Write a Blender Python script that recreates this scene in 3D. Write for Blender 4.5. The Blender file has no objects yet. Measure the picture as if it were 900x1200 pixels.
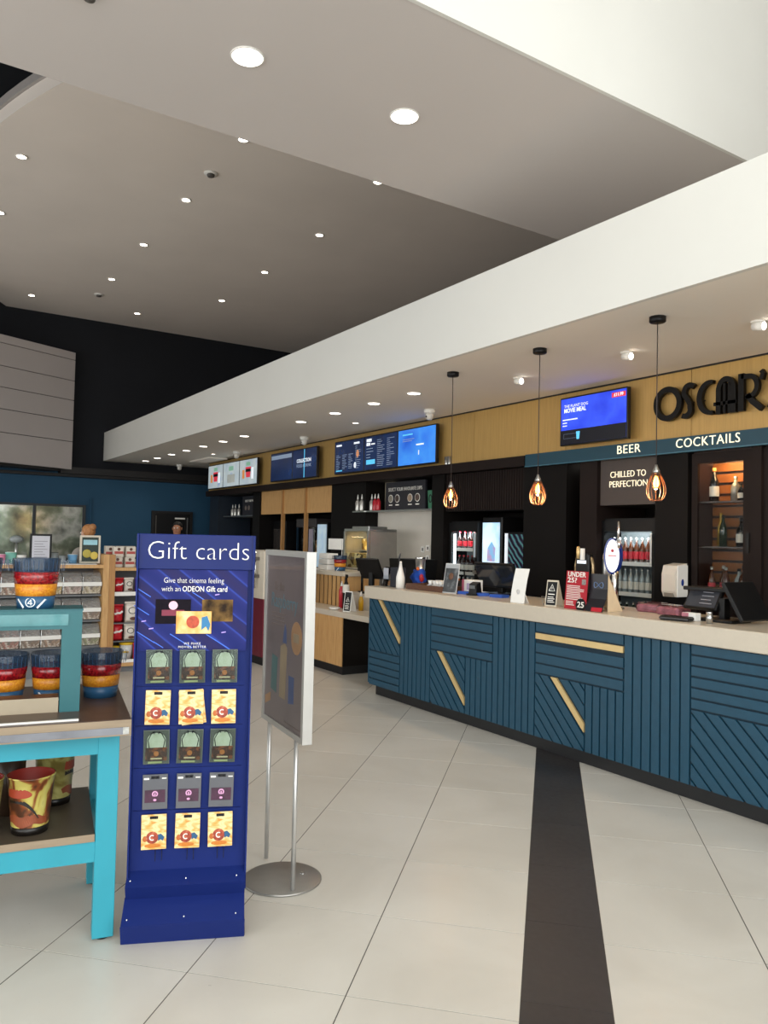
import bpy, bmesh, math, random
from mathutils import Vector, Matrix
random.seed(7)
S = bpy.context.scene
COL = S.collection
PI = math.pi

# ---------------------------------------------------------------- camera
# X runs along the bar (right), Y runs into the bar's back wall, Z is up; metres.
def view_axes(yaw, pitch, roll):
    f = Vector((-math.sin(yaw)*math.cos(pitch), math.cos(yaw)*math.cos(pitch), math.sin(pitch)))
    r = Vector((math.cos(yaw), math.sin(yaw), 0))
    d = f.cross(r)
    c, s = math.cos(roll), math.sin(roll)
    return (r*c + d*s), (d*c - r*s), f
cam_data = bpy.data.cameras.new('camera')
cam = bpy.data.objects.new('camera', cam_data)
COL.objects.link(cam)
r_, d_, f_ = view_axes(math.radians(57.034), math.radians(2.0), math.radians(-1.247))
cam.matrix_world = Matrix(((r_.x, -d_.x, -f_.x, 0.0), (r_.y, -d_.y, -f_.y, 0.0), (r_.z, -d_.z, -f_.z, 1.6), (0, 0, 0, 1)))
cam_data.sensor_fit = 'HORIZONTAL'
cam_data.sensor_width = 36
cam_data.lens = 36*911.85/900
cam_data.clip_start = 0.05
cam_data.clip_end = 200
S.camera = cam

# ---------------------------------------------------------------- sky, daylight, exposure
S.view_settings.view_transform = 'Standard'
S.view_settings.look = 'None'
S.view_settings.gamma = 1
S.view_settings.use_curve_mapping = False
S.view_settings.exposure = 0.0
w = bpy.data.worlds.new('sky')
S.world = w
w.use_nodes = True
bg = w.node_tree.nodes['Background']
bg.inputs[0].default_value = (0.80, 0.90, 1.0, 1)
bg.inputs[1].default_value = 1.0

def area_light(name, loc, target, sx, sy, power, color):
    l = bpy.data.lights.new(name, 'AREA')
    l.shape = 'RECTANGLE'; l.size = sx; l.size_y = sy
    l.energy = power; l.color = color
    o = bpy.data.objects.new(name, l)
    COL.objects.link(o)
    o.location = loc
    o.rotation_euler = (Vector(target)-Vector(loc)).to_track_quat('-Z', 'Y').to_euler()
    return o
# daylight entering through the glazed entrance front (behind the viewer) and the side glazing
area_light('daylight_entrance', (4.85, -0.9, 3.5), (-10, -0.9, 2.2), 11.0, 6.4, 840, (1.0, 0.99, 0.975))
area_light('daylight_side', (-5.5, -6.85, 2.2), (-5.5, 5, 1.2), 19.0, 3.8, 640, (1.0, 0.985, 0.96))

# ---------------------------------------------------------------- materials
def lin(h):
    if isinstance(h, str):
        h = [int(h[i:i+2], 16)/255 for i in (0, 2, 4)]
    return tuple((c/12.92 if c <= .04045 else ((c+.055)/1.055)**2.4) for c in h) + (1.0,)
MATS = {}
def mat(name, color, rough=.5, metal=0., vary=.06, scale=12., bump=0., spec=.5, emit=0., emit_color=None, trans=0., alpha=1., coat=0., ior=1.45, stretch=None):
    """principled material with noise driven tone variation and optional fine relief"""
    if name in MATS: return MATS[name]
    m = bpy.data.materials.new(name); m.use_nodes = True
    nt = m.node_tree; N = nt.nodes; L = nt.links
    b = N['Principled BSDF']
    base = lin(color)
    tc = N.new('ShaderNodeTexCoord'); vec = tc.outputs['Object']
    if stretch:
        mp = N.new('ShaderNodeMapping'); mp.inputs['Scale'].default_value = stretch
        L.new(vec, mp.inputs['Vector']); vec = mp.outputs['Vector']
    no = N.new('ShaderNodeTexNoise'); no.inputs['Scale'].default_value = scale; no.inputs['Detail'].default_value = 4
    L.new(vec, no.inputs['Vector'])
    if vary > 0:
        rp = N.new('ShaderNodeMapRange')
        rp.inputs['From Min'].default_value = .3; rp.inputs['From Max'].default_value = .7
        rp.inputs['To Min'].default_value = 1-vary; rp.inputs['To Max'].default_value = 1+vary
        L.new(no.outputs['Fac'], rp.inputs['Value'])
        mx = N.new('ShaderNodeVectorMath'); mx.operation = 'SCALE'
        mx.inputs[0].default_value = base[:3]
        L.new(rp.outputs['Result'], mx.inputs['Scale'])
        L.new(mx.outputs['Vector'], b.inputs['Base Color'])
    else:
        b.inputs['Base Color'].default_value = base
    b.inputs['Roughness'].default_value = rough
    b.inputs['Metallic'].default_value = metal
    b.inputs['Specular IOR Level'].default_value = spec
    b.inputs['IOR'].default_value = ior
    b.inputs['Coat Weight'].default_value = coat
    b.inputs['Transmission Weight'].default_value = trans
    b.inputs['Alpha'].default_value = alpha
    if emit:
        b.inputs['Emission Color'].default_value = lin(emit_color or color)
        b.inputs['Emission Strength'].default_value = emit
    if bump:
        bp = N.new('ShaderNodeBump'); bp.inputs['Strength'].default_value = bump; bp.inputs['Distance'].default_value = .01
        L.new(no.outputs['Fac'], bp.inputs['Height']); L.new(bp.outputs['Normal'], b.inputs['Normal'])
    MATS[name] = m
    return m
def ramp_mat(name, stops, tex='noise', scale=6., rough=.5, emit=0., bands_dir='X', detail=4., distortion=0., spec=.5, coat=0., stretch=None, constant=False, metal=0.):
    """colour ramp over a noise / wave / voronoi pattern: prints, wood, patterned plastics"""
    if name in MATS: return MATS[name]
    m = bpy.data.materials.new(name); m.use_nodes = True
    nt = m.node_tree; N = nt.nodes; L = nt.links; b = N['Principled BSDF']
    tc = N.new('ShaderNodeTexCoord'); vec = tc.outputs['Object']
    if stretch:
        mp = N.new('ShaderNodeMapping'); mp.inputs['Scale'].default_value = stretch[:3]
        if len(stretch) > 3: mp.inputs['Rotation'].default_value = stretch[3]
        L.new(vec, mp.inputs['Vector']); vec = mp.outputs['Vector']
    if tex == 'noise':
        t = N.new('ShaderNodeTexNoise'); t.inputs['Detail'].default_value = detail; t.inputs['Distortion'].default_value = distortion; out = t.outputs['Fac']
    elif tex == 'wave':
        t = N.new('ShaderNodeTexWave'); t.bands_direction = bands_dir; t.inputs['Distortion'].default_value = distortion; t.inputs['Detail'].default_value = detail; out = t.outputs['Fac']
    else:
        t = N.new('ShaderNodeTexVoronoi'); out = t.outputs['Color']
    t.inputs['Scale'].default_value = scale
    L.new(vec, t.inputs['Vector'])
    cr = N.new('ShaderNodeValToRGB'); e = cr.color_ramp
    if constant: e.interpolation = 'CONSTANT'
    while len(e.elements) < len(stops): e.elements.new(.5)
    for el, (p, c) in zip(e.elements, stops): el.position = p; el.color = lin(c)
    L.new(out, cr.inputs['Fac'])
    L.new(cr.outputs['Color'], b.inputs['Base Color'])
    b.inputs['Roughness'].default_value = rough; b.inputs['Specular IOR Level'].default_value = spec; b.inputs['Coat Weight'].default_value = coat
    b.inputs['Metallic'].default_value = metal
    if emit:
        L.new(cr.outputs['Color'], b.inputs['Emission Color']); b.inputs['Emission Strength'].default_value = emit
    MATS[name] = m
    return m
def glass_mat(name, color='ffffff', opacity=.12, rough=.03, ior=1.25):
    """thin clear plastic / glass: mostly see-through, glossy"""
    if name in MATS: return MATS[name]
    m = bpy.data.materials.new(name); m.use_nodes = True
    nt = m.node_tree; N = nt.nodes; L = nt.links
    N.remove(N['Principled BSDF'])
    tr = N.new('ShaderNodeBsdfTransparent'); tr.inputs[0].default_value = lin(color)
    gl = N.new('ShaderNodeBsdfGlossy'); gl.inputs['Roughness'].default_value = rough
    fr = N.new('ShaderNodeFresnel'); fr.inputs['IOR'].default_value = ior
    ad = N.new('ShaderNodeMath'); ad.operation = 'ADD'; ad.inputs[1].default_value = opacity; ad.use_clamp = True
    L.new(fr.outputs[0], ad.inputs[0])
    mx = N.new('ShaderNodeMixShader')
    L.new(ad.outputs[0], mx.inputs[0]); L.new(tr.outputs[0], mx.inputs[1]); L.new(gl.outputs[0], mx.inputs[2])
    L.new(mx.outputs[0], N['Material Output'].inputs['Surface'])
    MATS[name] = m
    return m

# ---------------------------------------------------------------- mesh helpers
class MB:
    """collects boxes, prisms, tubes and lathes into one mesh; i = material slot of the faces added"""
    def __init__(s): s.v = []; s.f = []; s.mi = []; s.sm = []; s.i = 0
    def add(s, vs, fs, smooth=False):
        o = len(s.v); s.v += [tuple(p) for p in vs]
        for q in fs:
            s.f.append(tuple(o+k for k in q)); s.mi.append(s.i); s.sm.append(smooth)
        return s
    def box(s, x0, x1, y0, y1, z0, z1, c=0.):
        if c <= 0:
            vs = [(x0,y0,z0),(x1,y0,z0),(x1,y1,z0),(x0,y1,z0),(x0,y0,z1),(x1,y0,z1),(x1,y1,z1),(x0,y1,z1)]
            return s.add(vs, [(3,2,1,0),(4,5,6,7),(0,1,5,4),(1,2,6,5),(2,3,7,6),(3,0,4,7)])
        bm = bmesh.new()
        bmesh.ops.create_cube(bm, size=1)
        for v in bm.verts: v.co = Vector(((x0+x1)/2+v.co.x*(x1-x0), (y0+y1)/2+v.co.y*(y1-y0), (z0+z1)/2+v.co.z*(z1-z0)))
        bmesh.ops.bevel(bm, geom=list(bm.edges), offset=c, segments=1, affect='EDGES')
        bm.verts.index_update()
        vs = [v.co[:] for v in bm.verts]; fs = [[v.index for v in f.verts] for f in bm.faces]
        bm.free()
        return s.add(vs, fs)
    def prism(s, poly, axis, a, b):
        """polygon (2D, in the other two axes in xyz order) extruded along axis from a to b"""
        def P(p, t):
            if axis == 'x': return (t, p[0], p[1])
            if axis == 'y': return (p[0], t, p[1])
            return (p[0], p[1], t)
        n = len(poly)
        area = sum(poly[k][0]*poly[(k+1)%n][1]-poly[(k+1)%n][0]*poly[k][1] for k in range(n))
        if (area < 0) != (axis == 'y'): poly = list(poly)[::-1]
        if a > b: a, b = b, a
        vs = [P(p, a) for p in poly]+[P(p, b) for p in poly]
        fs = [tuple(range(n-1, -1, -1)), tuple(range(n, 2*n))]
        fs += [(k, (k+1)%n, n+(k+1)%n, n+k) for k in range(n)]
        return s.add(vs, fs)
    def cyl(s, p0, p1, r0, r1=None, n=16, caps=True, smooth=True):
        r1 = r0 if r1 is None else r1
        p0 = Vector(p0); p1 = Vector(p1); d = (p1-p0).normalized()
        a = d.orthogonal().normalized(); b = d.cross(a)
        ring = [(a*math.cos(2*PI*k/n)+b*math.sin(2*PI*k/n)) for k in range(n)]
        vs = [p0+q*r0 for q in ring]+[p1+q*r1 for q in ring]
        s.add(vs, [(k, (k+1)%n, n+(k+1)%n, n+k) for k in range(n)], smooth)
        if caps: s.add(vs, [tuple(range(n-1, -1, -1)), tuple(range(n, 2*n))])
        return s
    def lathe(s, prof, c=(0,0,0), n=20, smooth=True, closed=False):
        """profile [(r,z)...] turned about the vertical through c"""
        vs = []; fs = []
        for r, z in prof:
            for k in range(n):
                t = 2*PI*k/n; vs.append((c[0]+r*math.cos(t), c[1]+r*math.sin(t), c[2]+z))
        m = len(prof)
        for j in range(m-1 + (1 if closed else 0)):
            for k in range(n):
                a_ = j*n+k; b_ = j*n+(k+1)%n; c_ = ((j+1)%m)*n+(k+1)%n; d_ = ((j+1)%m)*n+k
                fs.append((a_, b_, c_, d_))
        return s.add(vs, fs, smooth)
    def tube(s, pts, r, n=8):
        pts = [Vector(p) for p in pts]; vs = []; fs = []
        prev = None
        for k, p in enumerate(pts):
            d = (pts[min(k+1, len(pts)-1)]-pts[max(k-1, 0)]).normalized()
            if prev is None: a = d.orthogonal().normalized()
            else: a = (prev-d*prev.dot(d)).normalized()
            prev = a; b = d.cross(a)
            rr = r[k] if isinstance(r, (list, tuple)) else r
            vs += [p+(a*math.cos(2*PI*q/n)+b*math.sin(2*PI*q/n))*rr for q in range(n)]
        for k in range(len(pts)-1):
            for q in range(n): fs.append((k*n+q, k*n+(q+1)%n, (k+1)*n+(q+1)%n, (k+1)*n+q))
        s.add(vs, fs, True)
        return s.add(vs, [tuple(range(n-1, -1, -1)), tuple(range((len(pts)-1)*n, len(pts)*n))])
    def ribbon(s, pts, wd, y0, y1):
        """flat stroke in the XZ plane with thickness from y0 to y1; wd one width or one per point"""
        n = len(pts); lp = []; rp = []
        for k in range(n):
            a = Vector(pts[max(k-1, 0)]); b = Vector(pts[min(k+1, n-1)]); t = (b-a).normalized(); nn = Vector((-t.y, t.x))
            h = (wd[k] if isinstance(wd, (list, tuple)) else wd)/2
            p = Vector(pts[k]); lp.append(p+nn*h); rp.append(p-nn*h)
        vs = []
        for y in (y0, y1): vs += [(p.x, y, p.y) for p in lp]+[(p.x, y, p.y) for p in rp]
        m = 2*n; fs = []
        for k in range(n-1):
            fs.append((k, n+k, n+k+1, k+1)); fs.append((m+k, m+k+1, m+n+k+1, m+n+k))
            fs.append((k, k+1, m+k+1, m+k)); fs.append((n+k, m+n+k, m+n+k+1, n+k+1))
        fs += [(0, m, m+n, n), (n-1, 2*n-1, m+2*n-1, m+n-1)]
        return s.add(vs, fs)
    def ball(s, c, r, n=12, sz=(1,1,1)):
        k = max(4, n//2); prof = []
        vs = []; fs = []
        for j in range(k+1):
            t = PI*j/k
            for q in range(n):
                vs.append((c[0]+r*sz[0]*math.sin(t)*math.cos(2*PI*q/n), c[1]+r*sz[1]*math.sin(t)*math.sin(2*PI*q/n), c[2]-r*sz[2]*math.cos(t)))
        for j in range(k):
            for q in range(n): fs.append((j*n+q, j*n+(q+1)%n, (j+1)*n+(q+1)%n, (j+1)*n+q))
        return s.add(vs, fs, True)
    def xf(s, m, start=0):
        for k in range(start, len(s.v)): s.v[k] = tuple(m @ Vector(s.v[k]))
        return s
    def mesh(s, name, mats):
        me = bpy.data.meshes.new(name)
        me.from_pydata(s.v, [], s.f)
        for m in (mats if isinstance(mats, (list, tuple)) else [mats]): me.materials.append(m)
        me.polygons.foreach_set('material_index', s.mi)
        me.polygons.foreach_set('use_smooth', s.sm)
        bm = bmesh.new(); bm.from_mesh(me)
        bmesh.ops.remove_doubles(bm, verts=bm.verts, dist=1e-6)
        bm.to_mesh(me); bm.free()
        me.update()
        return me
    def build(s, name, mats, parent=None):
        return link(name, s.mesh(name, mats), parent)
def link(name, me, parent=None):
    o = bpy.data.objects.new(name, me); COL.objects.link(o)
    if parent is not None: o.parent = parent
    return o
def tag(o, label, cat, group=None):
    o['label'] = label; o['category'] = cat
    if group: o['group'] = group
    return o
def thing(name, label, cat, loc=(0,0,0), rz=0., group=None):
    o = bpy.data.objects.new(name, None); COL.objects.link(o)
    o.empty_display_size = .1
    o.location = loc; o.rotation_euler = (0, 0, math.radians(rz))
    return tag(o, label, cat, group)
def solo(mb, name, mats, label, cat, loc=(0,0,0), rz=0., group=None):
    o = mb.build(name, mats); o.location = loc; o.rotation_euler = (0, 0, math.radians(rz))
    return tag(o, label, cat, group)
def struct(name, mb, mats, parent=None):
    o = mb.build(name, mats, parent)
    if parent is None: o['kind'] = 'structure'
    return o
def copy_tree(o, parent=None):
    c = o.copy(); COL.objects.link(c)
    if parent is not None: c.parent = parent
    for ch in list(o.children): copy_tree(ch, c)
    return c
TXT = {}
def text_mesh(body, size, extrude=.001, bold=0., align='CENTER', space=1.0, sx=1.0, line=1.0):
    key = (body, size, extrude, bold, align, space, sx, line)
    if key in TXT: return TXT[key]
    cu = bpy.data.curves.new('lettering', 'FONT'); cu.body = body; cu.size = size
    cu.extrude = extrude; cu.offset = bold; cu.align_x = align; cu.align_y = 'CENTER'; cu.resolution_u = 3
    cu.space_character = space; cu.space_line = line
    o = bpy.data.objects.new('lettering', cu); COL.objects.link(o)
    dg = bpy.context.evaluated_depsgraph_get()
    me = bpy.data.meshes.new_from_object(o.evaluated_get(dg))
    bpy.data.objects.remove(o); bpy.data.curves.remove(cu)
    for v in me.vertices: v.co = Vector((v.co.x*sx, -v.co.z, v.co.y))   # upright, facing -Y
    TXT[key] = me
    return me
def text(body, size, m, parent, loc, extrude=.001, bold=0., align='CENTER', space=1.0, sx=1.0, name='lettering', line=1.0, tilt=0., fit=0.):
    me = text_mesh(body, size, extrude, bold, align, space, sx, line)
    if len(me.materials) and me.materials[0] is not m: me = me.copy()
    if not len(me.materials): me.materials.append(m)
    else: me.materials[0] = m
    o = link(name, me, parent); o.location = loc; o.rotation_euler = (tilt, 0, 0)
    if fit:
        xs = [v.co.x for v in me.vertices]; o.scale = (fit/(max(xs)-min(xs)), 1, 1)
    return o
def wrap(me, r):
    me = me.copy()
    for v in me.vertices:
        rr = r - v.co.y; t = v.co.x/r
        v.co = Vector((rr*math.sin(t), -rr*math.cos(t), v.co.z))
    return me

# ---------------------------------------------------------------- palette
white_paint = mat('white_paint', 'dddcd6', .75, vary=.015, scale=1.2)
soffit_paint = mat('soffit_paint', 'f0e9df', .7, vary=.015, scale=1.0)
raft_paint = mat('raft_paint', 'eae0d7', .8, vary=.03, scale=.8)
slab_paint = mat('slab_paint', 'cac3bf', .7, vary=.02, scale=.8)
dark_wall = mat('dark_wall', '15171d', .85, vary=.1, scale=1.)
blue_wall = mat('blue_wall', '1f4a66', .7, vary=.05, scale=1.5)
charcoal = mat('charcoal', '1c1a1a', .55, vary=.08)
bar_black = mat('bar_black', '0e0b0a', .55, vary=.12, scale=3., spec=.2)
brown_black = mat('brown_black', '1f1715', .55, vary=.1, scale=4., spec=.2)
gold = mat('brushed_gold', 'b8965a', .42, metal=.25, vary=.08, scale=60, stretch=(1, 1, .05))
brass = mat('brass_inlay', 'd8bd86', .35, metal=.35, vary=.05)
teal_slat = mat('teal_slat', '1b465c', .45, vary=.07, scale=20, bump=.03)
teal_back = mat('teal_groove', '0f2b3a', .6)
sign_teal = mat('sign_teal', '1b4253', .45, vary=.04)
worktop = mat('stone_worktop', 'c9bfae', .28, vary=.02, scale=40)
plinth_m = mat('plinth_black', '17181a', .5)
oak = ramp_mat('oak_veneer', [(.25, 'b98a55'), (.55, 'cfa46c'), (.8, 'ad7d49')], 'noise', 6, .45, stretch=(8, 8, .6), distortion=.4)
oak_dark = ramp_mat('oak_dark_veneer', [(.25, '9c6f3f'), (.55, 'b5854f'), (.8, '8f6337')], 'noise', 6, .45, stretch=(8, 8, .6), distortion=.4)
steel = mat('brushed_steel', 'b9b9b6', .3, metal=.9, vary=.05, scale=30)
dull_steel = mat('dull_aluminium', 'a9a7a3', .38, metal=.75, vary=.04, scale=20)
chrome = mat('chrome', 'd8d8d8', .12, metal=1.)
black_plastic = mat('black_plastic', '111112', .4, vary=.1, spec=.3)
white_plastic = mat('white_plastic', 'ecebe6', .35, vary=.02)
cream = mat('cream_laminate', 'd9cfbd', .45, vary=.03)
paper = mat('paper_white', 'efeee9', .6, vary=.02)
text_white = mat('print_white', 'f4f2ea', .5, vary=0)
sign_glow = mat('sign_letters_lit', 'fff4d8', .5, vary=0, emit=.85, emit_color='fff0cc')
clear = glass_mat('clear_acrylic', 'f4f6f6', .01)
pane = glass_mat('window_pane', 'eef4f4', .05)
cooler_glass = glass_mat('cooler_glass', 'f4f6f6', .0, .03, 1.1)
def film_mat(name, color, body=.35, rough=.15):
    """cloudy clear plastic: part see-through, part pale plastic"""
    m = bpy.data.materials.new(name); m.use_nodes = True
    N = m.node_tree.nodes; L = m.node_tree.links; b = N['Principled BSDF']
    b.inputs['Base Color'].default_value = lin(color); b.inputs['Roughness'].default_value = rough
    tr = N.new('ShaderNodeBsdfTransparent'); mx = N.new('ShaderNodeMixShader')
    no = N.new('ShaderNodeTexNoise'); no.inputs['Scale'].default_value = 14
    tc = N.new('ShaderNodeTexCoord'); L.new(tc.outputs['Object'], no.inputs['Vector'])
    mr = N.new('ShaderNodeMapRange'); mr.inputs['To Min'].default_value = body*.7; mr.inputs['To Max'].default_value = body*1.3
    L.new(no.outputs['Fac'], mr.inputs['Value']); L.new(mr.outputs['Result'], mx.inputs[0])
    L.new(tr.outputs[0], mx.inputs[1]); L.new(b.outputs[0], mx.inputs[2])
    L.new(mx.outputs[0], N['Material Output'].inputs['Surface'])
    return m
# ================================================================ THE SETTING
def sees(x, y, z=0., margin=40):
    v = Vector((x, y, z-1.6)); zc = v.dot(f_)
    if zc < .3: return False
    px = 450+911.85*v.dot(r_)/zc; py = 600+911.85*v.dot(d_)/zc
    return -margin < px < 900+margin and -margin < py < 1200+margin

# ---- floor: base bed with the joints, 60 cm porcelain tiles laid diagonally to the bar, one band of dark tiles
floor_bed = mat('floor_grout', '55504a', .8, vary=.05)
tile_far = ramp_mat('floor_tile_far', [(.3, 'cdc5b4'), (.7, 'd9d2c3')], 'noise', 1.4, .3)
tile_m = None
def make_tile_mat(name, a, b, rough):
    m = bpy.data.materials.new(name); m.use_nodes = True
    N = m.node_tree.nodes; L = m.node_tree.links; bs = N['Principled BSDF']
    geo = N.new('ShaderNodeNewGeometry'); oi = N.new('ShaderNodeObjectInfo')
    n1 = N.new('ShaderNodeTexNoise'); n1.inputs['Scale'].default_value = 1.7; n1.inputs['Detail'].default_value = 5; n1.inputs['Distortion'].default_value = .6
    L.new(geo.outputs['Position'], n1.inputs['Vector'])
    n2 = N.new('ShaderNodeTexNoise'); n2.inputs['Scale'].default_value = 30; n2.inputs['Detail'].default_value = 3
    L.new(geo.outputs['Position'], n2.inputs['Vector'])
    ad = N.new('ShaderNodeMath'); ad.operation = 'MULTIPLY_ADD'; ad.inputs[1].default_value = .12
    L.new(oi.outputs['Random'], ad.inputs[0]); L.new(n1.outputs['Fac'], ad.inputs[2])
    cr = N.new('ShaderNodeValToRGB'); cr.color_ramp.elements[0].position = .35; cr.color_ramp.elements[1].position = .72
    cr.color_ramp.elements[0].color = lin(a); cr.color_ramp.elements[1].color = lin(b)
    L.new(ad.outputs[0], cr.inputs['Fac']); L.new(cr.outputs['Color'], bs.inputs['Base Color'])
    mr = N.new('ShaderNodeMapRange'); mr.inputs['To Min'].default_value = rough-.06; mr.inputs['To Max'].default_value = rough+.08
    L.new(n2.outputs['Fac'], mr.inputs['Value']); L.new(mr.outputs['Result'], bs.inputs['Roughness'])
    bs.inputs['Specular IOR Level'].default_value = .5
    return m
tile_m = make_tile_mat('porcelain_tile', 'cbc6bc', 'd7d3ca', .3)
dark_tile_m = make_tile_mat('dark_porcelain_tile', '2f2d2e', '393738', .42)
mb = MB(); mb.box(-18.2, 5.2, -7.2, 9.2, -.2, -.0013)
floor = struct('floor', mb, floor_bed)
def tile_mesh(name, a, b, m):
    q = MB(); t = .0005
    q.add([(-a,-b,-.0012),(a,-b,-.0012),(a,b,-.0012),(-a,b,-.0012),(-a,-b,-.0003),(a,-b,-.0003),(a,b,-.0003),(-a,b,-.0003),
           (-a+t,-b+t,0),(a-t,-b+t,0),(a-t,b-t,0),(-a+t,b-t,0)],
          [(0,1,5,4),(1,2,6,5),(2,3,7,6),(3,0,4,7),(4,5,9,8),(5,6,10,9),(6,7,11,10),(7,4,8,11),(8,9,10,11)])
    return q.mesh(name, m)
SW, CW, GAP = .6, .5955, .0028
tm = tile_mesh('floor_tile', SW/2-.0022, CW/2-.0016, tile_m)
dm = tile_mesh('dark_floor_tile', .155-GAP/2, CW/2-GAP/2, dark_tile_m)
Q = 2**-.5
rest = MB()
tile_list = []
for k in range(-24, 14):
    sc = (-.075-SW*(-k)+SW/2 - SW) if k <= 0 else (.235+SW*(k-1)+SW/2)
    for j in range(-14, 30):
        cc = 2.70+CW*j+CW/2
        x, y = (sc-cc)*Q, (sc+cc)*Q
        if not (-17.8 < x < 4.9 and -6.9 < y < 8.5): continue
        zc = Vector((x, y, -1.6)).dot(f_)
        tile_list.append((zc if sees(x, y, 0, 60) else 99, x, y))
tile_list.sort()
for n_, (zc, x, y) in enumerate(tile_list):
    if zc < 11.5 and n_ < 280:
        o = link('floor_tile', tm, floor); o.location = (x, y, 0); o.rotation_euler = (0, 0, PI/4)
    else:
        st = len(rest.v); a, b = SW/2-.0022, CW/2-.0016
        rest.add([(-a,-b,-.0002),(a,-b,-.0002),(a,b,-.0002),(-a,b,-.0002)], [(0,1,2,3)])
        rest.xf(Matrix.Translation((x, y, 0)) @ Matrix.Rotation(PI/4, 4, 'Z'), st)
o = rest.build('floor_tiles_beyond', tile_m, floor); o['kind'] = 'stuff'
for j in range(-8, 12):
    cc = 2.70+CW*j+CW/2+.12; sc = .08
    x, y = (sc-cc)*Q, (sc+cc)*Q
    if x < -6.5 or y < -6 or y > 8.4: continue
    o = link('dark_floor_tile', dm, floor); o.location = (x, y, .0002); o.rotation_euler = (0, 0, PI/4)

# ---- far wall (blue below, dark above), with a glazed hatch and a black door
mb = MB(); mb.box(-18.1, -17.9, -7.2, 9.2, -.05, 2.92)
wall_far = struct('wall_left', mb, blue_wall)
mb = MB(); mb.box(-18.1, -17.9, -7.2, 9.2, 2.92, 7.4)
wall_far_up = struct('wall_left_upper', mb, dark_wall)
mb = MB(); mb.box(-17.9, -17.6, 3.2, 6.6, 2.86, 3.0); mb.box(-17.9, -17.72, -4, 6.6, 2.80, 2.86)
struct('trim_1', mb, charcoal)
# ---- back wall behind the bar
mb = MB(); mb.box(-18.1, 5.2, 6.9, 7.1, -.05, 3.2)
struct('wall_back', mb, bar_black)
mb = MB(); mb.box(-18.1, 5.2, 9.2, 9.4, 3.2, 7.4)
struct('wall_back_upper', mb, dark_wall)
# ---- bulkhead over the bar: white fascia, soffit
mb = MB(); mb.box(-17.87, 5.2, 4.13, 4.17, 3.2, 3.83)
fascia = struct('trim_2', mb, white_paint)
mb = MB(); mb.box(-17.87, 5.2, 4.17, 9.2, 3.2, 3.80)
soffit = struct('ceiling_soffit', mb, soffit_paint)
mb = MB(); mb.box(-16.35, -15.2, 5.58, 5.98, 3.17, 3.199)
struct('access_panel', mb, soffit_paint, soffit)
# ---- dropped slab running from the entrance towards the bar, with its lit white cheek
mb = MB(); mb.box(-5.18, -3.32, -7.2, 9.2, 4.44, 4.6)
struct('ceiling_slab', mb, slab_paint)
mb = MB(); mb.box(-3.32, -3.295, -7.2, 9.2, 4.437, 7.4)
struct('wall_bulkhead', mb, white_paint)
mb = MB(); mb.box(-5.18, -5.155, -7.2, 9.2, 4.6, 7.4)
struct('wall_bulkhead_far', mb, dark_wall)
# ---- curved ceiling raft with the star spots
arc = []
xc, yc, R = -12.6, 11.14, 10.5
for k in range(41):
    x = -17.88+(-5.2+17.88)*k/40
    arc.append((x, yc-math.sqrt(R*R-(x-xc)**2)))
mb = MB(); mb.prism(arc+[(-5.2, 9.18), (-17.88, 9.18)], 'z', 6.3, 6.46)
raft = struct('ceiling_raft', mb, raft_paint)
mb = MB()
up = [(x, y-.035) for x, y in arc]
mb.prism(up+[(x, y+.2) for x, y in arc[::-1]], 'z', 6.462, 6.56)
struct('raft_edge', mb, mat('raft_edge', 'a29c99', .7, vary=.02), raft)
mb = MB(); mb.box(-18.1, 5.2, -7.2, 9.4, 7.4, 7.5)
struct('ceiling', mb, dark_wall)
mb = MB(); mb.box(-3.29, 5.2, -7.2, 9.2, 7.2, 7.39)
struct('ceiling_entrance', mb, white_paint)
# ---- walls behind the viewer with the glazed entrance front
wall_in = mat('wall_inner', 'cfcac0', .8, vary=.03, scale=1.)
mb = MB(); mb.box(5.0, 5.2, -7.2, 9.2, 6.9, 7.4); mb.box(5.0, 5.2, -7.2, -6.5, -.05, 6.9); mb.box(5.0, 5.2, 4.9, 9.2, -.05, 6.9)
struct('wall_right', mb, wall_in)
mb = MB(); mb.box(-18.1, 5.2, -7.4, -7.2, 4.3, 7.4); mb.box(-18.1, -10.2, -7.4, -7.2, -.05, 4.3); mb.box(4.2, 5.2, -7.4, -7.2, -.05, 4.3)
struct('wall_front', mb, wall_in)
frame_m = mat('glazing_frame', '3a3d40', .45)
def glazing(name, p0, p1, z1, n):
    """framed glass front between two points on plan"""
    p0 = Vector(p0); p1 = Vector(p1); d = (p1-p0); L_ = d.length; ang = math.atan2(d.y, d.x)
    mb = MB()
    for z0_, z1_ in ((0, .1), (2.3, 2.4), (z1-.1, z1)): mb.box(0, L_, -.04, .04, z0_, z1_)
    for k in range(n+1):
        x = L_*k/n; mb.box(x-.04, x+.04, -.05, .05, 0, z1)
    o = struct(name, mb, frame_m); o.location = (p0.x, p0.y, 0); o.rotation_euler = (0, 0, ang)
    q = MB().box(.02, L_-.02, -.006, .006, .02, z1-.02)
    g = q.build('glass', pane, o)
    return o
glazing('window_1', (5.1, -6.5, 0), (5.1, 4.9, 0), 6.9, 8)
glazing('window_2', (-10.2, -7.3, 0), (4.2, -7.3, 0), 4.3, 10)
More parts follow.
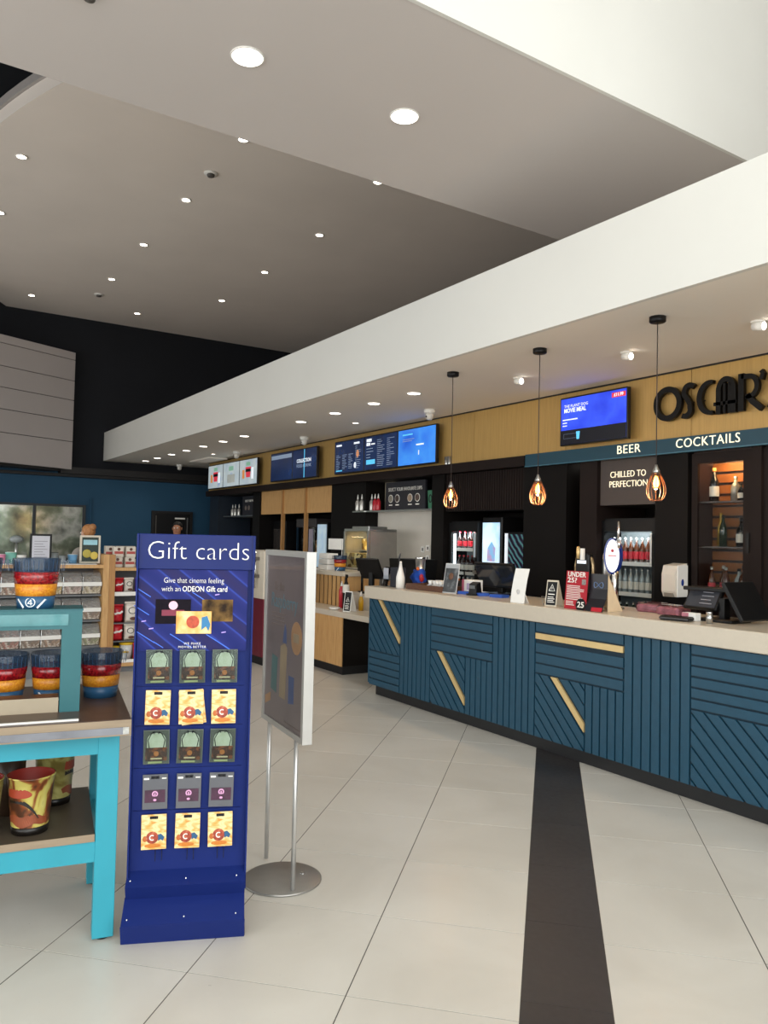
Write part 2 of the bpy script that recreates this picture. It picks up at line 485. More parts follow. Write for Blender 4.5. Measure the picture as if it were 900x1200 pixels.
# ---- hatch window in the far wall
painted_reflection = ramp_mat('hatch_painted_reflection', [(.3, '4a524c'), (.48, '8a9684'), (.6, 'd0d4cc'), (.75, '7a8078')], 'noise', 2.2, .12, metal=.6)  # pale and green outdoor reflection painted into the pane colour
mb = MB(); Y0, Y1, Z0, Z1 = -.6, 3.79, 1.0, 2.2
mb.box(-17.9, -17.84, Y0, Y1, Z1-.05, Z1); mb.box(-17.9, -17.84, Y0, Y1, Z0, Z0+.05)
for y in (Y0, .6, 1.7, 2.72, Y1-.07): mb.box(-17.9, -17.84, y, y+.07, Z0+.05, Z1-.05)
win = struct('window_3', mb, mat('hatch_frame', '2a2f33', .4))
for y0, y1 in ((Y0+.07, .6), (.67, 1.7), (1.77, 2.72), (2.79, Y1-.07)):
    MB().box(-17.885, -17.87, y0, y1, Z0+.05, Z1-.05).build('pane', painted_reflection, win)
mb = MB(); mb.box(-17.9, -17.86, 3.88, 3.91, 1.0, 2.36); struct('trim_3', mb, blue_wall)
# ---- black door with a small sign in the far wall
mb = MB(); mb.box(-17.9, -17.86, 5.30, 6.14, 0, 2.08)
door = struct('door_1', mb, mat('door_black', '0c0c0e', .4))
mb = MB(); mb.box(-17.9, -17.84, 5.24, 5.30, 0, 2.14); mb.box(-17.9, -17.84, 6.14, 6.2, 0, 2.14); mb.box(-17.9, -17.84, 5.3, 6.14, 2.08, 2.14)
mb.build('door_frame', charcoal, door)
MB().box(-17.86, -17.855, 5.335, 5.35, .02, 2.03).build('edge_strip', mat('edge_strip', '6b665e', .5), door)
MB().box(-17.86, -17.83, 6.07, 6.085, .9, 2.0).build('pull_handle', steel, door)
MB().box(-17.86, -17.856, 5.78, 6.02, 1.96, 1.995).build('sign_strip', text_white, door)

# ---- clad white box high on the left
e = Vector((.437, -.9, 0)).normalized(); p0 = Vector((-17.6, 3.42, 0)); ang = math.degrees(math.atan2(-e.y, -e.x))
box_t = thing('clad_box', 'pale grey boarded projection box fixed high on the dark wall', 'wall box', (p0.x, p0.y, 2.94), ang)
clad = mat('cladding_grey', 'bdb5b2', .6, vary=.02, scale=2.)
zs = [2.94, 3.54, 4.0, 4.43, 4.85, 5.3, 5.47]
MB().box(-5.2, -.02, .03, .24, .01, 2.5).build('core', charcoal, box_t)
for a, b in zip(zs[:-1], zs[1:]):
    MB().box(-5.2, 0, 0, .03, a-2.94+.006, b-2.94-.006, .004).build('board', clad, box_t)
MB().box(-5.2, -.3, -.02, .4, -.05, .005).build('base_trim', charcoal, box_t)

# ---- ceiling light fittings
lamp_white = mat('downlight_lens', 'fff8ec', .4, vary=0, emit=7., emit_color='fff6e8')
lamp_warm = mat('spot_lens', 'fff2dc', .4, vary=0, emit=14., emit_color='fff0d8')
rim_white = mat('light_rim', 'eceae4', .5, vary=0)
def downlight(name, label, loc, r, group, lens=lamp_white, power=0, rim=.2):
    t = thing(name, label, 'ceiling light', loc, 0, group)
    MB().lathe([(r*.98, -.001), (r*(1+rim), -.001), (r*(1+rim), -.006), (r*.98, -.008)], n=28, closed=True).build('trim_ring', rim_white, t)
    MB().cyl((0, 0, -.005), (0, 0, -.0005), r, n=28).build('lens', lens, t)
    if power:
        l = bpy.data.lights.new('downlight_beam', 'SPOT'); l.energy = power; l.spot_size = math.radians(120); l.spot_blend = .8; l.color = (1, .93, .82); l.shadow_soft_size = r
        lo = bpy.data.objects.new('downlight_beam', l); COL.objects.link(lo); lo.parent = t; lo.location = (0, 0, -.03)
    return t
downlight('ceiling_downlight', 'large round downlight in the grey dropped ceiling, nearer the top left', (-4.258, 1.728, 4.44), .093, 'large downlights in the dropped ceiling', power=18, rim=.08)
downlight('ceiling_downlight', 'large round downlight in the grey dropped ceiling, nearer the bar fascia', (-4.257, 2.856, 4.44), .093, 'large downlights in the dropped ceiling', power=18, rim=.08)
ord_ = ['first', 'second', 'third', 'fourth', 'fifth', 'sixth', 'seventh', 'eighth', 'ninth', 'tenth', 'eleventh', 'twelfth', 'thirteenth', 'fourteenth']
for k, x in enumerate((-17.1, -16.25, -15.3, -14.4, -13.49, -12.53, -11.62, -9.63, -8.67, -7.74, -6.92)):
    downlight('soffit_downlight', f'{ord_[k]} round downlight in the bar soffit row counted from the far blue wall', (x, 4.845, 3.2), .072, 'downlight row in the bar soffit', power=14)
downlight('small_soffit_light', 'small round light in the soffit in front of the three poster screens', (-14.63, 5.46, 3.2), .04, 'small soffit lights', power=6)
downlight('small_soffit_light', 'small round light in the soffit in front of the menu screens', (-9.22, 5.48, 3.2), .04, 'small soffit lights', power=6)
star = [(-8.562, 3.45), (-8.557, 5.34), (-10.585, 1.33), (-10.593, 3.446), (-10.6, 5.57), (-12.65, 1.33), (-12.65, 3.44), (-12.68, 5.585), (-14.7, 1.45), (-14.74, 3.446), (-14.74, 5.585), (-16.72, 2.38), (-16.71, 4.456)]
lab = {0: 'small star spot half hidden at the dropped ceiling edge below the nearer large downlight', 1: 'small star spot at the dropped ceiling edge close to the bar fascia',
       2: 'star spot in the curved ceiling just below the ring edge', 3: 'star spot in the curved ceiling just below the upper ceiling detector', 4: 'star spot rightmost in the curved ceiling, in the dark shaded part',
       5: 'star spot at the left picture edge, upper one of the two', 6: 'star spot in the middle of the second row of the curved ceiling', 7: 'star spot at the right end of the second row of the curved ceiling',
       8: 'star spot at the left picture edge, lower one of the two', 9: 'star spot just above the lower ceiling detector', 10: 'star spot at the right end of the third row, above the dark wall',
       11: 'star spot nearest the dark wall above the boarded box', 12: 'star spot nearest the dark wall, right of the lower detector'}
for k, (x, y) in enumerate(star):
    t = thing('star_spot', lab[k], 'ceiling light', (x, y, 6.3), 0, 'star spots in the curved ceiling')
    MB().lathe([(.055, -.001), (.075, -.001), (.07, -.014), (.055, -.01)], n=16, closed=True).build('trim_ring', rim_white, t)
    MB().cyl((0, 0, -.008), (0, 0, -.0005), .055, n=16).build('lens', lamp_warm, t)
for lb, (x, y) in (('round white ceiling detector among the upper star spots', (-9.62, 3.446)), ('round white ceiling detector low in the curved ceiling near the dark wall', (-15.85, 3.47))):
    t = thing('ceiling_detector', lb, 'smoke detector', (x, y, 6.3), 0, 'ceiling detectors')
    MB().lathe([(.0, -.02), (.085, -.018), (.09, 0), (.0, 0)], n=20).build('base', rim_white, t)
    MB().lathe([(.0, -.05), (.045, -.046), (.05, -.02), (0, -.02)], n=16).build('sensor', mat('detector_grey', '5a5652', .5), t)
t = thing('ceiling_detector', 'pair of small detectors in the dropped ceiling at the top left', 'smoke detector', (-4.25, .78, 4.44), 0, 'ceiling detectors')
for q in (-.05, .05):
    MB().lathe([(0, -.03), (.03, -.025), (.036, 0), (0, 0)], c=(0, q, 0), n=14).build('sensor', MATS['detector_grey'], t)
cams = {(-17.4, 5.7): 'white dome camera under the soffit nearest the blue wall', (-13.86, 5.63): 'white dome camera under the soffit above the three poster screens', (-11.06, 5.63): 'white dome camera under the soffit above the navy screen pair', (-7.67, 5.61): 'white dome camera under the soffit above the blue menu screen'}
for (x, y), lb in cams.items():
    t = thing('dome_camera', lb, 'security camera', (x, y, 3.2), 0, 'dome cameras under the soffit')
    MB().lathe([(0, -.05), (.06, -.05), (.07, -.03), (.07, 0), (0, 0)], n=18).build('base', white_plastic, t)
    MB().lathe([(0, -.13), (.025, -.128), (.045, -.11), (.052, -.08), (.052, -.05), (0, -.05)], n=18).build('dome', mat('dome_shell', 'd9d6cf', .2), t)
    MB().ball((.0, -.045, -.09), .014, 8).build('eye', black_plastic, t)
for x, lb in ((-5.62, 'white surface spotlight on the soffit beside the middle pendant cord'), (-4.31, 'white surface spotlight on the soffit left of the nearest pendant'), (-3.156, 'white surface spotlight on the soffit at the right edge')):
    t = thing('surface_spotlight', lb, 'spotlight', (x, 5.17, 3.2), 0, 'surface spotlights on the soffit')
    MB().cyl((0, 0, -.012), (0, 0, 0), .05, n=18).build('base', rim_white, t)
    MB().cyl((-.035, 0, -.03), (.045, 0, -.042), .03, .033, n=14).build('head', rim_white, t)
    MB().cyl((.045, 0, -.042), (.047, 0, -.0423), .027, n=14).build('lens', lamp_white, t)
# ================================================================ THE BAR
bar = thing('bar_counter', 'long bar counter clad in dark teal slats with gold strips', 'bar counter', (-6.88, 4.31, 0))
BX = -6.88
def bp(name, m, f):
    q = MB(); f(q); return q.build(name, m, bar)
bp('body', teal_back, lambda q: q.box(0, 7.6, .014, .62, .12, .985))
bp('plinth', plinth_m, lambda q: q.box(.06, 7.6, .06, .6, 0, .12))
bp('end_panel', teal_slat, lambda q: q.box(-.006, .012, .0, .62, .12, .985))
def clip(poly, a, b, c):          # keep a*x+b*z <= c
    out = []
    for k in range(len(poly)):
        p, q = poly[k], poly[(k+1) % len(poly)]
        dp, dq = a*p[0]+b*p[1]-c, a*q[0]+b*q[1]-c
        if dp <= 0: out.append(p)
        if dp*dq < 0:
            t = dp/(dp-dq); out.append((p[0]+(q[0]-p[0])*t, p[1]+(q[1]-p[1])*t))
    return out
PITCH, GR = .0745, .013
ZB, ZT = .1, .985
def verticals(x0, x1, z0, z1):
    n = max(1, round((x1-x0)/PITCH)); p = (x1-x0)/n
    for k in range(n):
        q = MB().box(x0+k*p+GR/2-BX, x0+(k+1)*p-GR/2-BX, 0, .016, z0+GR/2, z1-GR/2); q.build('slat', teal_slat, bar)
def horizontals(x0, x1, z0, z1, gold_at=None):
    n = max(1, round((z1-z0)/(PITCH*.98))); p = (z1-z0)/n
    for k in range(n):
        g = gold_at is not None and abs(z0+(k+.5)*p-gold_at) < p/2
        if g:
            MB().box(x0+GR/2-BX, x1-GR/2-BX, -.004, .016, gold_at-.022, gold_at+.022).build('gold_strip', brass, bar)
        else:
            MB().box(x0+GR/2-BX, x1-GR/2-BX, 0, .016, z0+k*p+GR/2, z0+(k+1)*p-GR/2).build('slat', teal_slat, bar)
def diagonals(x0, x1, z0, z1, ga=None, gb=None, slope=-1.12):
    """slanted slats falling to the right; ga, gb = ends of a gold strip"""
    if ga: slope = (gb[1]-ga[1])/(gb[0]-ga[0])
    L_ = math.hypot(1, slope); nx, nz = -slope/L_, 1/L_           # normal, pointing up right
    rect = [(x0+GR/2, z0+GR/2), (x1-GR/2, z0+GR/2), (x1-GR/2, z1-GR/2), (x0+GR/2, z1-GR/2)]
    c0 = (nx*ga[0]+nz*ga[1]) if ga else nx*x0+nz*z0
    pd = PITCH
    for k in range(-40, 41):
        lo, hi = c0+(k-.5)*pd+GR/2, c0+(k+.5)*pd-GR/2
        if ga and k == 0: lo, hi = c0-.021, c0+.021
        poly = clip(clip(rect, nx, nz, hi), -nx, -nz, -lo)
        if ga and k == 0:
            tx, tz = 1/L_, slope/L_
            poly = clip(clip(poly, tx, tz, tx*gb[0]+tz*gb[1]+.02), -tx, -tz, -(tx*ga[0]+tz*ga[1]-.02))
        if len(poly) < 3: continue
        ar = abs(sum(poly[i][0]*poly[(i+1) % len(poly)][1]-poly[(i+1) % len(poly)][0]*poly[i][1] for i in range(len(poly))))/2
        if ar < 2e-4: continue
        g = ga and k == 0
        MB().prism([(x-BX, z) for x, z in poly], 'y', -.004 if g else 0, .016).build('gold_strip' if g else 'slat', brass if g else teal_slat, bar)
diagonals(-6.87, -6.305, .455, ZT, (-6.69, .985), (-6.32, .61))
horizontals(-6.87, -6.305, ZB, .455)
verticals(-6.305, -5.81, ZB, ZT)
horizontals(-5.81, -4.945, .60, ZT)
diagonals(-5.81, -5.30, ZB, .60, (-5.683, .602), (-5.303, .203))
verticals(-5.30, -4.945, ZB, .60)
verticals(-4.945, -4.447, ZB, ZT)
horizontals(-4.447, -3.59, .592, ZT, .878)
diagonals(-4.447, -3.935, ZB, .592, (-4.252, .591), (-3.933, .263))
verticals(-3.935, -3.59, ZB, .592)
verticals(-3.59, -3.068, ZB, ZT)
horizontals(-3.068, -2.1, .58, ZT)
diagonals(-3.068, -2.1, ZB, .58, slope=-.95)
verticals(-2.1, -1.55, ZB, ZT)
horizontals(-1.55, -.6, .59, ZT, .878)
diagonals(-1.55, -.95, ZB, .59, (-1.36, .59), (-1.04, .263))
verticals(-.95, -.6, ZB, .59)
verticals(-.6, .0, ZB, ZT)
horizontals(.0, .715, ZB, ZT)
mb = MB(); mb.box(-.05, 7.65, -.04, .68, 0, .122, .006)
solo(mb, 'bar_worktop', worktop, 'long pale stone worktop lying on the teal slatted bar', 'worktop', (BX, 4.31, .988))

# ---- pendants over the bar
filament = mat('bulb_glow', 'ffc070', .3, vary=0, emit=28., emit_color='ffb860')
bulb_glass = glass_mat('bulb_glass', 'ffd9a0', .08)
cage_m = mat('cage_wood', '6b4630', .4, metal=.2, vary=.1)
def pendant(x, label):
    t = thing('pendant_lamp', label, 'pendant lamp', (x, 4.53, 3.2), 0, 'caged bulb pendants over the bar')
    MB().lathe([(0, -.04), (.05, -.04), (.057, -.034), (.057, 0), (0, 0)], n=24).build('ceiling_rose', black_plastic, t)
    MB().cyl((0, 0, -1.04), (0, 0, -.04), .0035, n=8).build('cord', mat('cord_grey', '3c3534', .6), t)
    z = -1.04
    MB().lathe([(0, 0), (.008, 0), (.014, -.02), (.024, -.04), (.026, -.062), (0, -.062)], c=(0, 0, z), n=18).build('socket', steel, t)
    b = MB().lathe([(.012, -.06), (.016, -.08), (.03, -.11), (.034, -.13), (.03, -.155), (.015, -.172), (0, -.176)], c=(0, 0, z), n=18).build('bulb', bulb_glass, t)
    MB().lathe([(0, -.075), (.009, -.085), (.018, -.115), (.02, -.135), (.014, -.155), (0, -.162)], c=(0, 0, z), n=12).build('filament', filament, b)
    prof = [(.024, -.055), (.04, -.09), (.058, -.13), (.067, -.17), (.066, -.2), (.055, -.23), (.036, -.248)]
    w0 = MB().tube([(r, 0, z+h) for r, h in prof], .0026, 5).mesh('cage_wire', cage_m)
    for k in range(14):
        o = link('cage_wire', w0, t); o.rotation_euler = (0, 0, 2*PI*k/14)
    MB().lathe([(.036-.004, -.246), (.036+.003, -.246), (.036+.003, -.252), (.036-.004, -.252)], c=(0, 0, z), n=20, closed=True).build('cage_ring', cage_m, t)
    l = bpy.data.lights.new('bulb_light', 'POINT'); l.energy = 7; l.color = (1, .62, .28); l.shadow_soft_size = .02
    lo = bpy.data.objects.new('bulb_light', l); COL.objects.link(lo); lo.parent = t; lo.location = (0, 0, z-.2)
    return t
pendant(-5.83, 'caged bulb pendant farthest along the bar, hanging in front of the slatted panels')
pendant(-4.67, 'middle caged bulb pendant hanging below the end of the teal sign board')
pendant(-3.51, 'nearest caged bulb pendant, hanging beside the chilled drinks panel lettering')

# ================================================================ BACK BAR WALL
# gold panels on the bulkhead
mb = MB(); mb.box(-16.55, 5.0, 6.10, 6.9, 2.46, 3.2)
bulk = struct('wall_bulkhead_bar', mb, charcoal)
xg = -16.5
while xg < 1:
    x1 = xg+1.52
    MB().box(xg+.003, x1-.003, 6.08, 6.10, 2.57, 3.185).build('gold_panel', gold, bulk); xg = x1
MB().box(-16.55, 5, 6.07, 6.10, 3.186, 3.2).build('dark_trim', charcoal, bulk)  # thin dark trim along the top edge of the gold panels
MB().box(-16.55, -6.44, 6.03, 6.10, 2.455, 2.57).build('ledge', brown_black, bulk)
sb = thing('sign_board', 'dark teal sign board lettered for beer and cocktails above the fridges', 'sign', (-6.44, 6.09, 2.44))
MB().box(0, 6.2, -.045, .0, .01, .14).build('board', sign_teal, sb)
MB().box(0, 6.2, -.05, .0, 0, .01).build('edge_trim', mat('edge_teal', '3f6d80', .4), sb)
text('BEER', .118, sign_glow, sb, (1.435, -.047, .078), .004, -.001, space=1.1, fit=.275)
text('COCKTAILS', .118, sign_glow, sb, (2.283, -.047, .078), .004, -.001, space=1.1, fit=.625)

# deco sign letters
osc = thing('bar_name_sign', 'large black art deco raised letters on the gold panel', 'sign', (-4.70, 6.08, 2.735))
lm_ = mat('letter_black', '090706', .45, vary=.1, spec=.25)
def arcp(cx, cz, rx, rz, a0, a1, n=20):
    return [(cx+rx*math.cos(math.radians(a0+(a1-a0)*k/n)), cz+rz*math.sin(math.radians(a0+(a1-a0)*k/n))) for k in range(n+1)]
y0, y1 = -.075, -.035
def letter(f, nm='letter'):
    q = MB(); f(q); return q.build(nm, lm_, osc)
def L_O(q):
    n = 36; pts = arcp(.16, .158, .125, .133, 90, 450, n)
    q.ribbon(pts, [.052 if True else 0 for _ in pts], y0, y1)
letter(L_O)
def L_S(q):
    x = .303
    pts = arcp(x+.085, .235, .055, .062, 40, 200, 10)+[(x+.055, .185), (x+.075, .155), (x+.09, .125)]+arcp(x+.04, .075, .055, .052, 20, -120, 10)
    q.ribbon(pts, .046, y0, y1)
letter(L_S)
letter(lambda q: q.ribbon(arcp(.6, .158, .11, .135, 78, 282, 22), [.03+.022*math.sin(PI*k/22) for k in range(23)], y0, y1))
def L_A(q):
    x = .655
    q.ribbon([(x+.02, 0), (x+.02, .2)]+arcp(x+.09, .2, .07, .095, 180, 0, 14)+[(x+.16, 0)], .046, y0, y1)
letter(L_A)
letter(lambda q: q.box(.72, .745, y0, y1, .0, .26).box(.765, .79, y0, y1, .0, .26), 'letter_bar')
letter(lambda q: q.box(.63, .845, y0, y1, .075, .105), 'letter_bar')
def L_R(q):
    x = .865
    q.ribbon([(x+.02, 0), (x+.02, .315)], .05, y0, y1)
    q.ribbon([(x+.02, .29), (x+.09, .285)]+arcp(x+.09, .2, .07, .085, 90, -90, 12)+[(x+.06, .115)], .04, y0, y1)
    q.ribbon([(x+.075, .13), (x+.12, .07), (x+.2, 0)], .048, y0, y1)
letter(L_R)
letter(lambda q: q.ribbon([(1.06, .315), (1.075, .29), (1.06, .24)], .035, y0, y1), 'apostrophe')
def L_S2(q):
    x = 1.11
    pts = arcp(x+.085, .225, .05, .055, 40, 200, 10)+[(x+.055, .175), (x+.075, .15), (x+.09, .12)]+arcp(x+.04, .07, .055, .05, 20, -120, 10)
    q.ribbon(pts, .046, y0, y1)
letter(L_S2)
for x, z in ((.16, .03), (.39, .15), (.5, .15), (.74, .1), (.885, .15), (1.065, .29), (1.19, .15)):
    letter(lambda q: q.cyl((x, y1, z), (x, -.001, z), .006, n=8), 'stud')

# ---- screens
screen_off = mat('screen_bezel', '0b0c10', .3)
def screen(label, x0, x1, panels, group, z0=2.59, z1=3.10, gaps=True):
    """gang of flat screens on the bulkhead; panels = list of (material, draw function)"""
    t = thing('menu_screen', label, 'screen', (x0, 5.95, z0), 0, group)
    n = len(panels); wd = (x1-x0)/n; h = z1-z0
    for k, (m, fn) in enumerate(panels):
        a, b = k*wd, (k+1)*wd
        p = MB().box(a+.003, b-.003, .0, .05, 0, h, .003).build('casing', screen_off, t)
        MB().box(a+.016, b-.016, -.0012, .002, .016, h-.016).build('display', m, p)
        if fn: fn(p, a+.016, b-.016, .016, h-.016)
        MB().box((a+b)/2-.12, (a+b)/2+.12, .05, .129, h*.3, h*.7).build('wall_bracket', black_plastic, p)
    return t
em_white = mat('screen_white', 'dfe6ee', .4, vary=0, emit=.75)
em_cyan = mat('screen_cyan', '55b4dc', .4, vary=0, emit=.8)
em_red = mat('screen_red', 'd23a4a', .4, vary=0, emit=.6)
em_dim = mat('screen_dim', '8ea0b8', .4, vary=0, emit=.35)
em_orange = mat('screen_orange', 'd88a4a', .4, vary=0, emit=.5)
em_green = mat('screen_green', '7fae96', .4, vary=0, emit=.5)
sc_navy = ramp_mat('screen_navy', [(.3, '0c1a38'), (.8, '16305c')], 'noise', 2, .25, emit=.55)
sc_blue = ramp_mat('screen_blue', [(.3, '1f5fd0'), (.5, '3a86e0'), (.75, '1a4fc0')], 'noise', 1.6, .2, emit=.7)
sc_royal = ramp_mat('screen_royal', [(.3, '1a2fb4'), (.55, '3350e0'), (.75, '2438c4')], 'noise', 2.2, .2, emit=.8)
sc_black = mat('screen_blackband', '14151d', .3, vary=0, emit=.3)
sc_grey = ramp_mat('screen_posterpale', [(.3, '9fb0bd'), (.6, 'b9c4c6'), (.8, '6f8fc4')], 'noise', 2.5, .25, emit=.55)
def bars(parent, m, items, name='print_lines'):
    q = MB()
    for a, b, c, d in items: q.box(a, b, -.0022, -.0012, c, d)
    o = q.build(name, m, parent); o['kind'] = 'stuff'
    return o
def menu_a(p, a, b, z0, z1):
    rnd = random.Random(3); W = b-a; H = z1-z0; L_ = []
    for c in range(3):
        for r in range(9):
            zz = z0+H*(.12+.055*r); L_.append((a+W*(.05+.22*c), a+W*(.05+.22*c+rnd.uniform(.07, .17)), zz, zz+H*.016))
    for r in range(12):
        zz = z0+H*(.1+.062*r); L_.append((a+W*.72, a+W*(.72+rnd.uniform(.05, .2)), zz, zz+H*.014))
    bars(p, em_dim, L_)
    bars(p, em_white, [(a+W*.05, a+W*.24, z0+H*.86, z0+H*.92), (a+W*.67, a+W*.86, z0+H*.86, z0+H*.92)], 'print_heading')
    bars(p, em_cyan, [(a+W*.05, a+W*.27, z0+H*.05, z0+H*.09)])
    q = MB().ball((a+W*.8, -.001, z0+H*.55), .045, 10, (1, .02, 1.3)); q.build('print_food', em_orange, p)
    q = MB().ball((a+W*.72, -.001, z0+H*.2), .04, 10, (1, .02, 1.2)); q.build('print_dip', em_white, p)
def menu_b(p, a, b, z0, z1):
    rnd = random.Random(5); W = b-a; H = z1-z0; L_ = []
    for c in range(2):
        for r in range(14):
            zz = z0+H*(.08+.06*r); L_.append((a+W*(.4+.3*c), a+W*(.4+.3*c+rnd.uniform(.08, .24)), zz, zz+H*.014))
    for r in range(4):
        zz = z0+H*(.36+.09*r); L_.append((a+W*.06, a+W*(.06+rnd.uniform(.1, .22)), zz, zz+H*.018))
    bars(p, em_dim, L_)
    bars(p, em_white, [(a+W*.06, a+W*.22, z0+H*.85, z0+H*.94), (a+W*.06, a+W*.18, z0+H*.73, z0+H*.82), (a+W*.21, a+W*.33, z0+H*.75, z0+H*.79)], 'print_heading')
    bars(p, em_cyan, [(a+W*.06, a+W*.34, z0+H*.16, z0+H*.3)])
def menu_c(p, a, b, z0, z1):
    W = b-a; H = z1-z0
    bars(p, em_cyan, [(a+W*.12, a+W*.4, z0+H*.84, z0+H*.88)], 'print_heading')
    bars(p, em_dim, [(a+W*.12, a+W*.44, z0+H*.72, z0+H*.735), (a+W*.12, a+W*.38, z0+H*.67, z0+H*.685)])
    bars(p, em_white, [(a+W*.5, a+W*.7, z0+H*.52, z0+H*.56), (a+W*.56, a+W*.58, z0+H*.25, z0+H*.38)], 'print_name')
screen('row of three blue menu screens mounted on the gold panel left of the farthest pendant', -10.63, -7.98, [(sc_navy, menu_a), (sc_navy, menu_b), (sc_blue, menu_c)], 'menu screens above the counter')
def coll(p, a, b, z0, z1):
    W = b-a; H = z1-z0
    text('COLLECTION', .085, em_white, p, (a+W*.48, -.0015, z0+H*.6), bold=.002)
    text('FOOD & DRINK', .075, em_dim, p, (a+W*.48, -.0015, z0+H*.42), bold=.001)
    bars(p, em_cyan, [(a+W*.485, a+W*.515, z0, z0+H)], 'print_stripe')
def top_band(p, a, b, z0, z1):
    bars(p, em_dim, [(a+.02, b-.02, z1-.1, z1-.03)], 'print_band')
screen('pair of navy collection screens between the poster screens and the menu screens', -13.0, -11.22, [(sc_navy, top_band), (sc_navy, coll)], 'menu screens above the counter')
def posterish(kind):
    def f(p, a, b, z0, z1):
        W = b-a; H = z1-z0; cx = (a+b)/2
        if kind != 1:
            MB().prism([(cx-.13, z0+H*.7), (cx+.14, z0+H*.7), (cx+.1, z0+H*.28), (cx-.09, z0+H*.28)], 'y', -.002, -.0013).build('print_cup', em_red, p)
            MB().box(cx-.12, cx+.13, -.0028, -.0021, z0+H*.5, z0+H*.62).build('print_sleeve', screen_off, p)
            MB().box(cx-.1, cx+.1, -.0022, -.0013, z0+H*.75, z0+H*.9).build('print_title', em_green, p)
            MB().box(cx+.16, cx+.26, -.0022, -.0013, z0+H*.2, z0+H*.66).build('print_drink', em_white, p)
            MB().box(cx-.28, cx-.17, -.0022, -.0013, z0+H*.25, z0+H*.6).build('print_bottle', em_orange, p)
        else:
            MB().box(cx-.12, cx+.12, -.0022, -.0013, z0+H*.66, z0+H*.85).build('print_title', em_green, p)
            MB().box(cx-.2, cx+.2, -.0022, -.0013, z0+H*.15, z0+H*.5).build('print_panel', mat('screen_greypanel', 'a8ada8', .4, vary=.1, emit=.4), p)
    return f
screen('row of three pale drink poster screens nearest the blue wall', -16.2, -13.6, [(sc_grey, posterish(0)), (sc_grey, posterish(1)), (sc_grey, posterish(2))], 'menu screens above the counter')
def meal(p, a, b, z0, z1):
    W = b-a; H = z1-z0
    MB().box(a, b, -.0022, -.0011, z0, z0+H*.3).build('print_band', sc_black, p)
    text('THE PLANT DOG', .042, em_white, p, (a+W*.05, -.0015, z0+H*.83), align='LEFT')
    text('MOVIE MEAL', .062, em_white, p, (a+W*.05, -.0015, z0+H*.73), bold=.0015, align='LEFT', sx=.85)
    bars(p, em_white, [(a+W*.03, a+W*.27, z0+H*.52, z0+H*.545), (a+W*.03, a+W*.1, z0+H*.455, z0+H*.475), (a+W*.03, a+W*.1, z0+H*.39, z0+H*.41)], 'print_lines')
    MB().box(a+W*.79, a+W*.99, -.0024, -.0012, z0+H*.85, z0+H*.95).build('price_flash', em_red, p)
    text('£11.99', .042, em_white, p, (a+W*.89, -.0028, z0+H*.9), bold=.001)
    bars(p, em_dim, [(a+W*.05, a+W*.3, z0+H*.21, z0+H*.222), (a+W*.05, a+W*.3, z0+H*.11, z0+H*.122), (a+W*.045, a+W*.052, z0+H*.11, z0+H*.222)], 'print_outline')
    MB().prism([(a+W*.25, z0+H*.25), (a+W*.31, z0+H*.25), (a+W*.3, z0+H*.08), (a+W*.26, z0+H*.08)], 'y', -.003, -.0022).build('print_cup', em_cyan, p)
screen('single royal blue movie meal screen on the gold panel left of the deco letters', -5.82, -4.94, [(sc_royal, meal)], 'menu screens above the counter', 2.612, 3.112)
t = thing('paper_cup', 'short stack of two silver cups on the ledge beside the menu screens', 'cups', (-7.9, 6.06, 2.57))
for q in (0, .06): MB().lathe([(.022, 0), (.03, .1), (.027, .1), (.02, .005), (0, .005)], c=(q, 0, 0), n=14).build('cup', steel, t)

# ---- fitted joinery of the back bar (each unit between two columns)
def column(x0, x1, z0=0., z1=2.46, y=6.12, m=bar_black, label='', name='column_panel'):
    return solo(MB().box(0, x1-x0, 0, .75, z0, z1), name, m, label, 'wall panel', (x0, y, 0), 0, 'back bar panels')
column(-16.5, -16.0, label='dark navy panel at the blue wall end of the back bar', m=mat('navy_panel', '1a2430', .5))
column(-14.15, -13.82, label='black panel between the far dips shelf and the oak cupboard fronts')
column(-11.0, -9.95, label='wide black panel between the oak cupboard fronts and the white splashback')
column(-8.28, -8.02, label='black panel between the white splashback and the slatted fridge bay')
column(-6.53, -5.88, label='wide plain black panel behind the middle pendant')
column(-5.69, -5.46, label='narrow black panel left of the chilled drinks panel', m=brown_black)
column(-4.75, -4.40, label='black panel behind the white towel dispenser')
column(-3.79, -3.70, label='narrow dark strip between the two spirit cabinets', m=brown_black)
column(-3.08, -1.0, label='black panel right of the spirit cabinets')
# oak cupboard fronts
t = thing('oak_cupboard', 'oak fronted cupboard row with two slim oak posts below the navy screens', 'cupboard', (-13.82, 6.15, 0))
for a, b in ((0, .965), (.985, 1.875), (1.895, 2.82)):
    MB().box(a+.005, b-.005, 0, .03, 2.02, 2.455).build('door', oak, t)
for a in (.975, 1.885):
    MB().box(a-.025, a+.025, -.03, .03, .9, 2.455).build('post', oak_dark, t)
MB().box(.03, 2.79, .03, .6, 2.02, 2.44).build('carcass', bar_black, t)
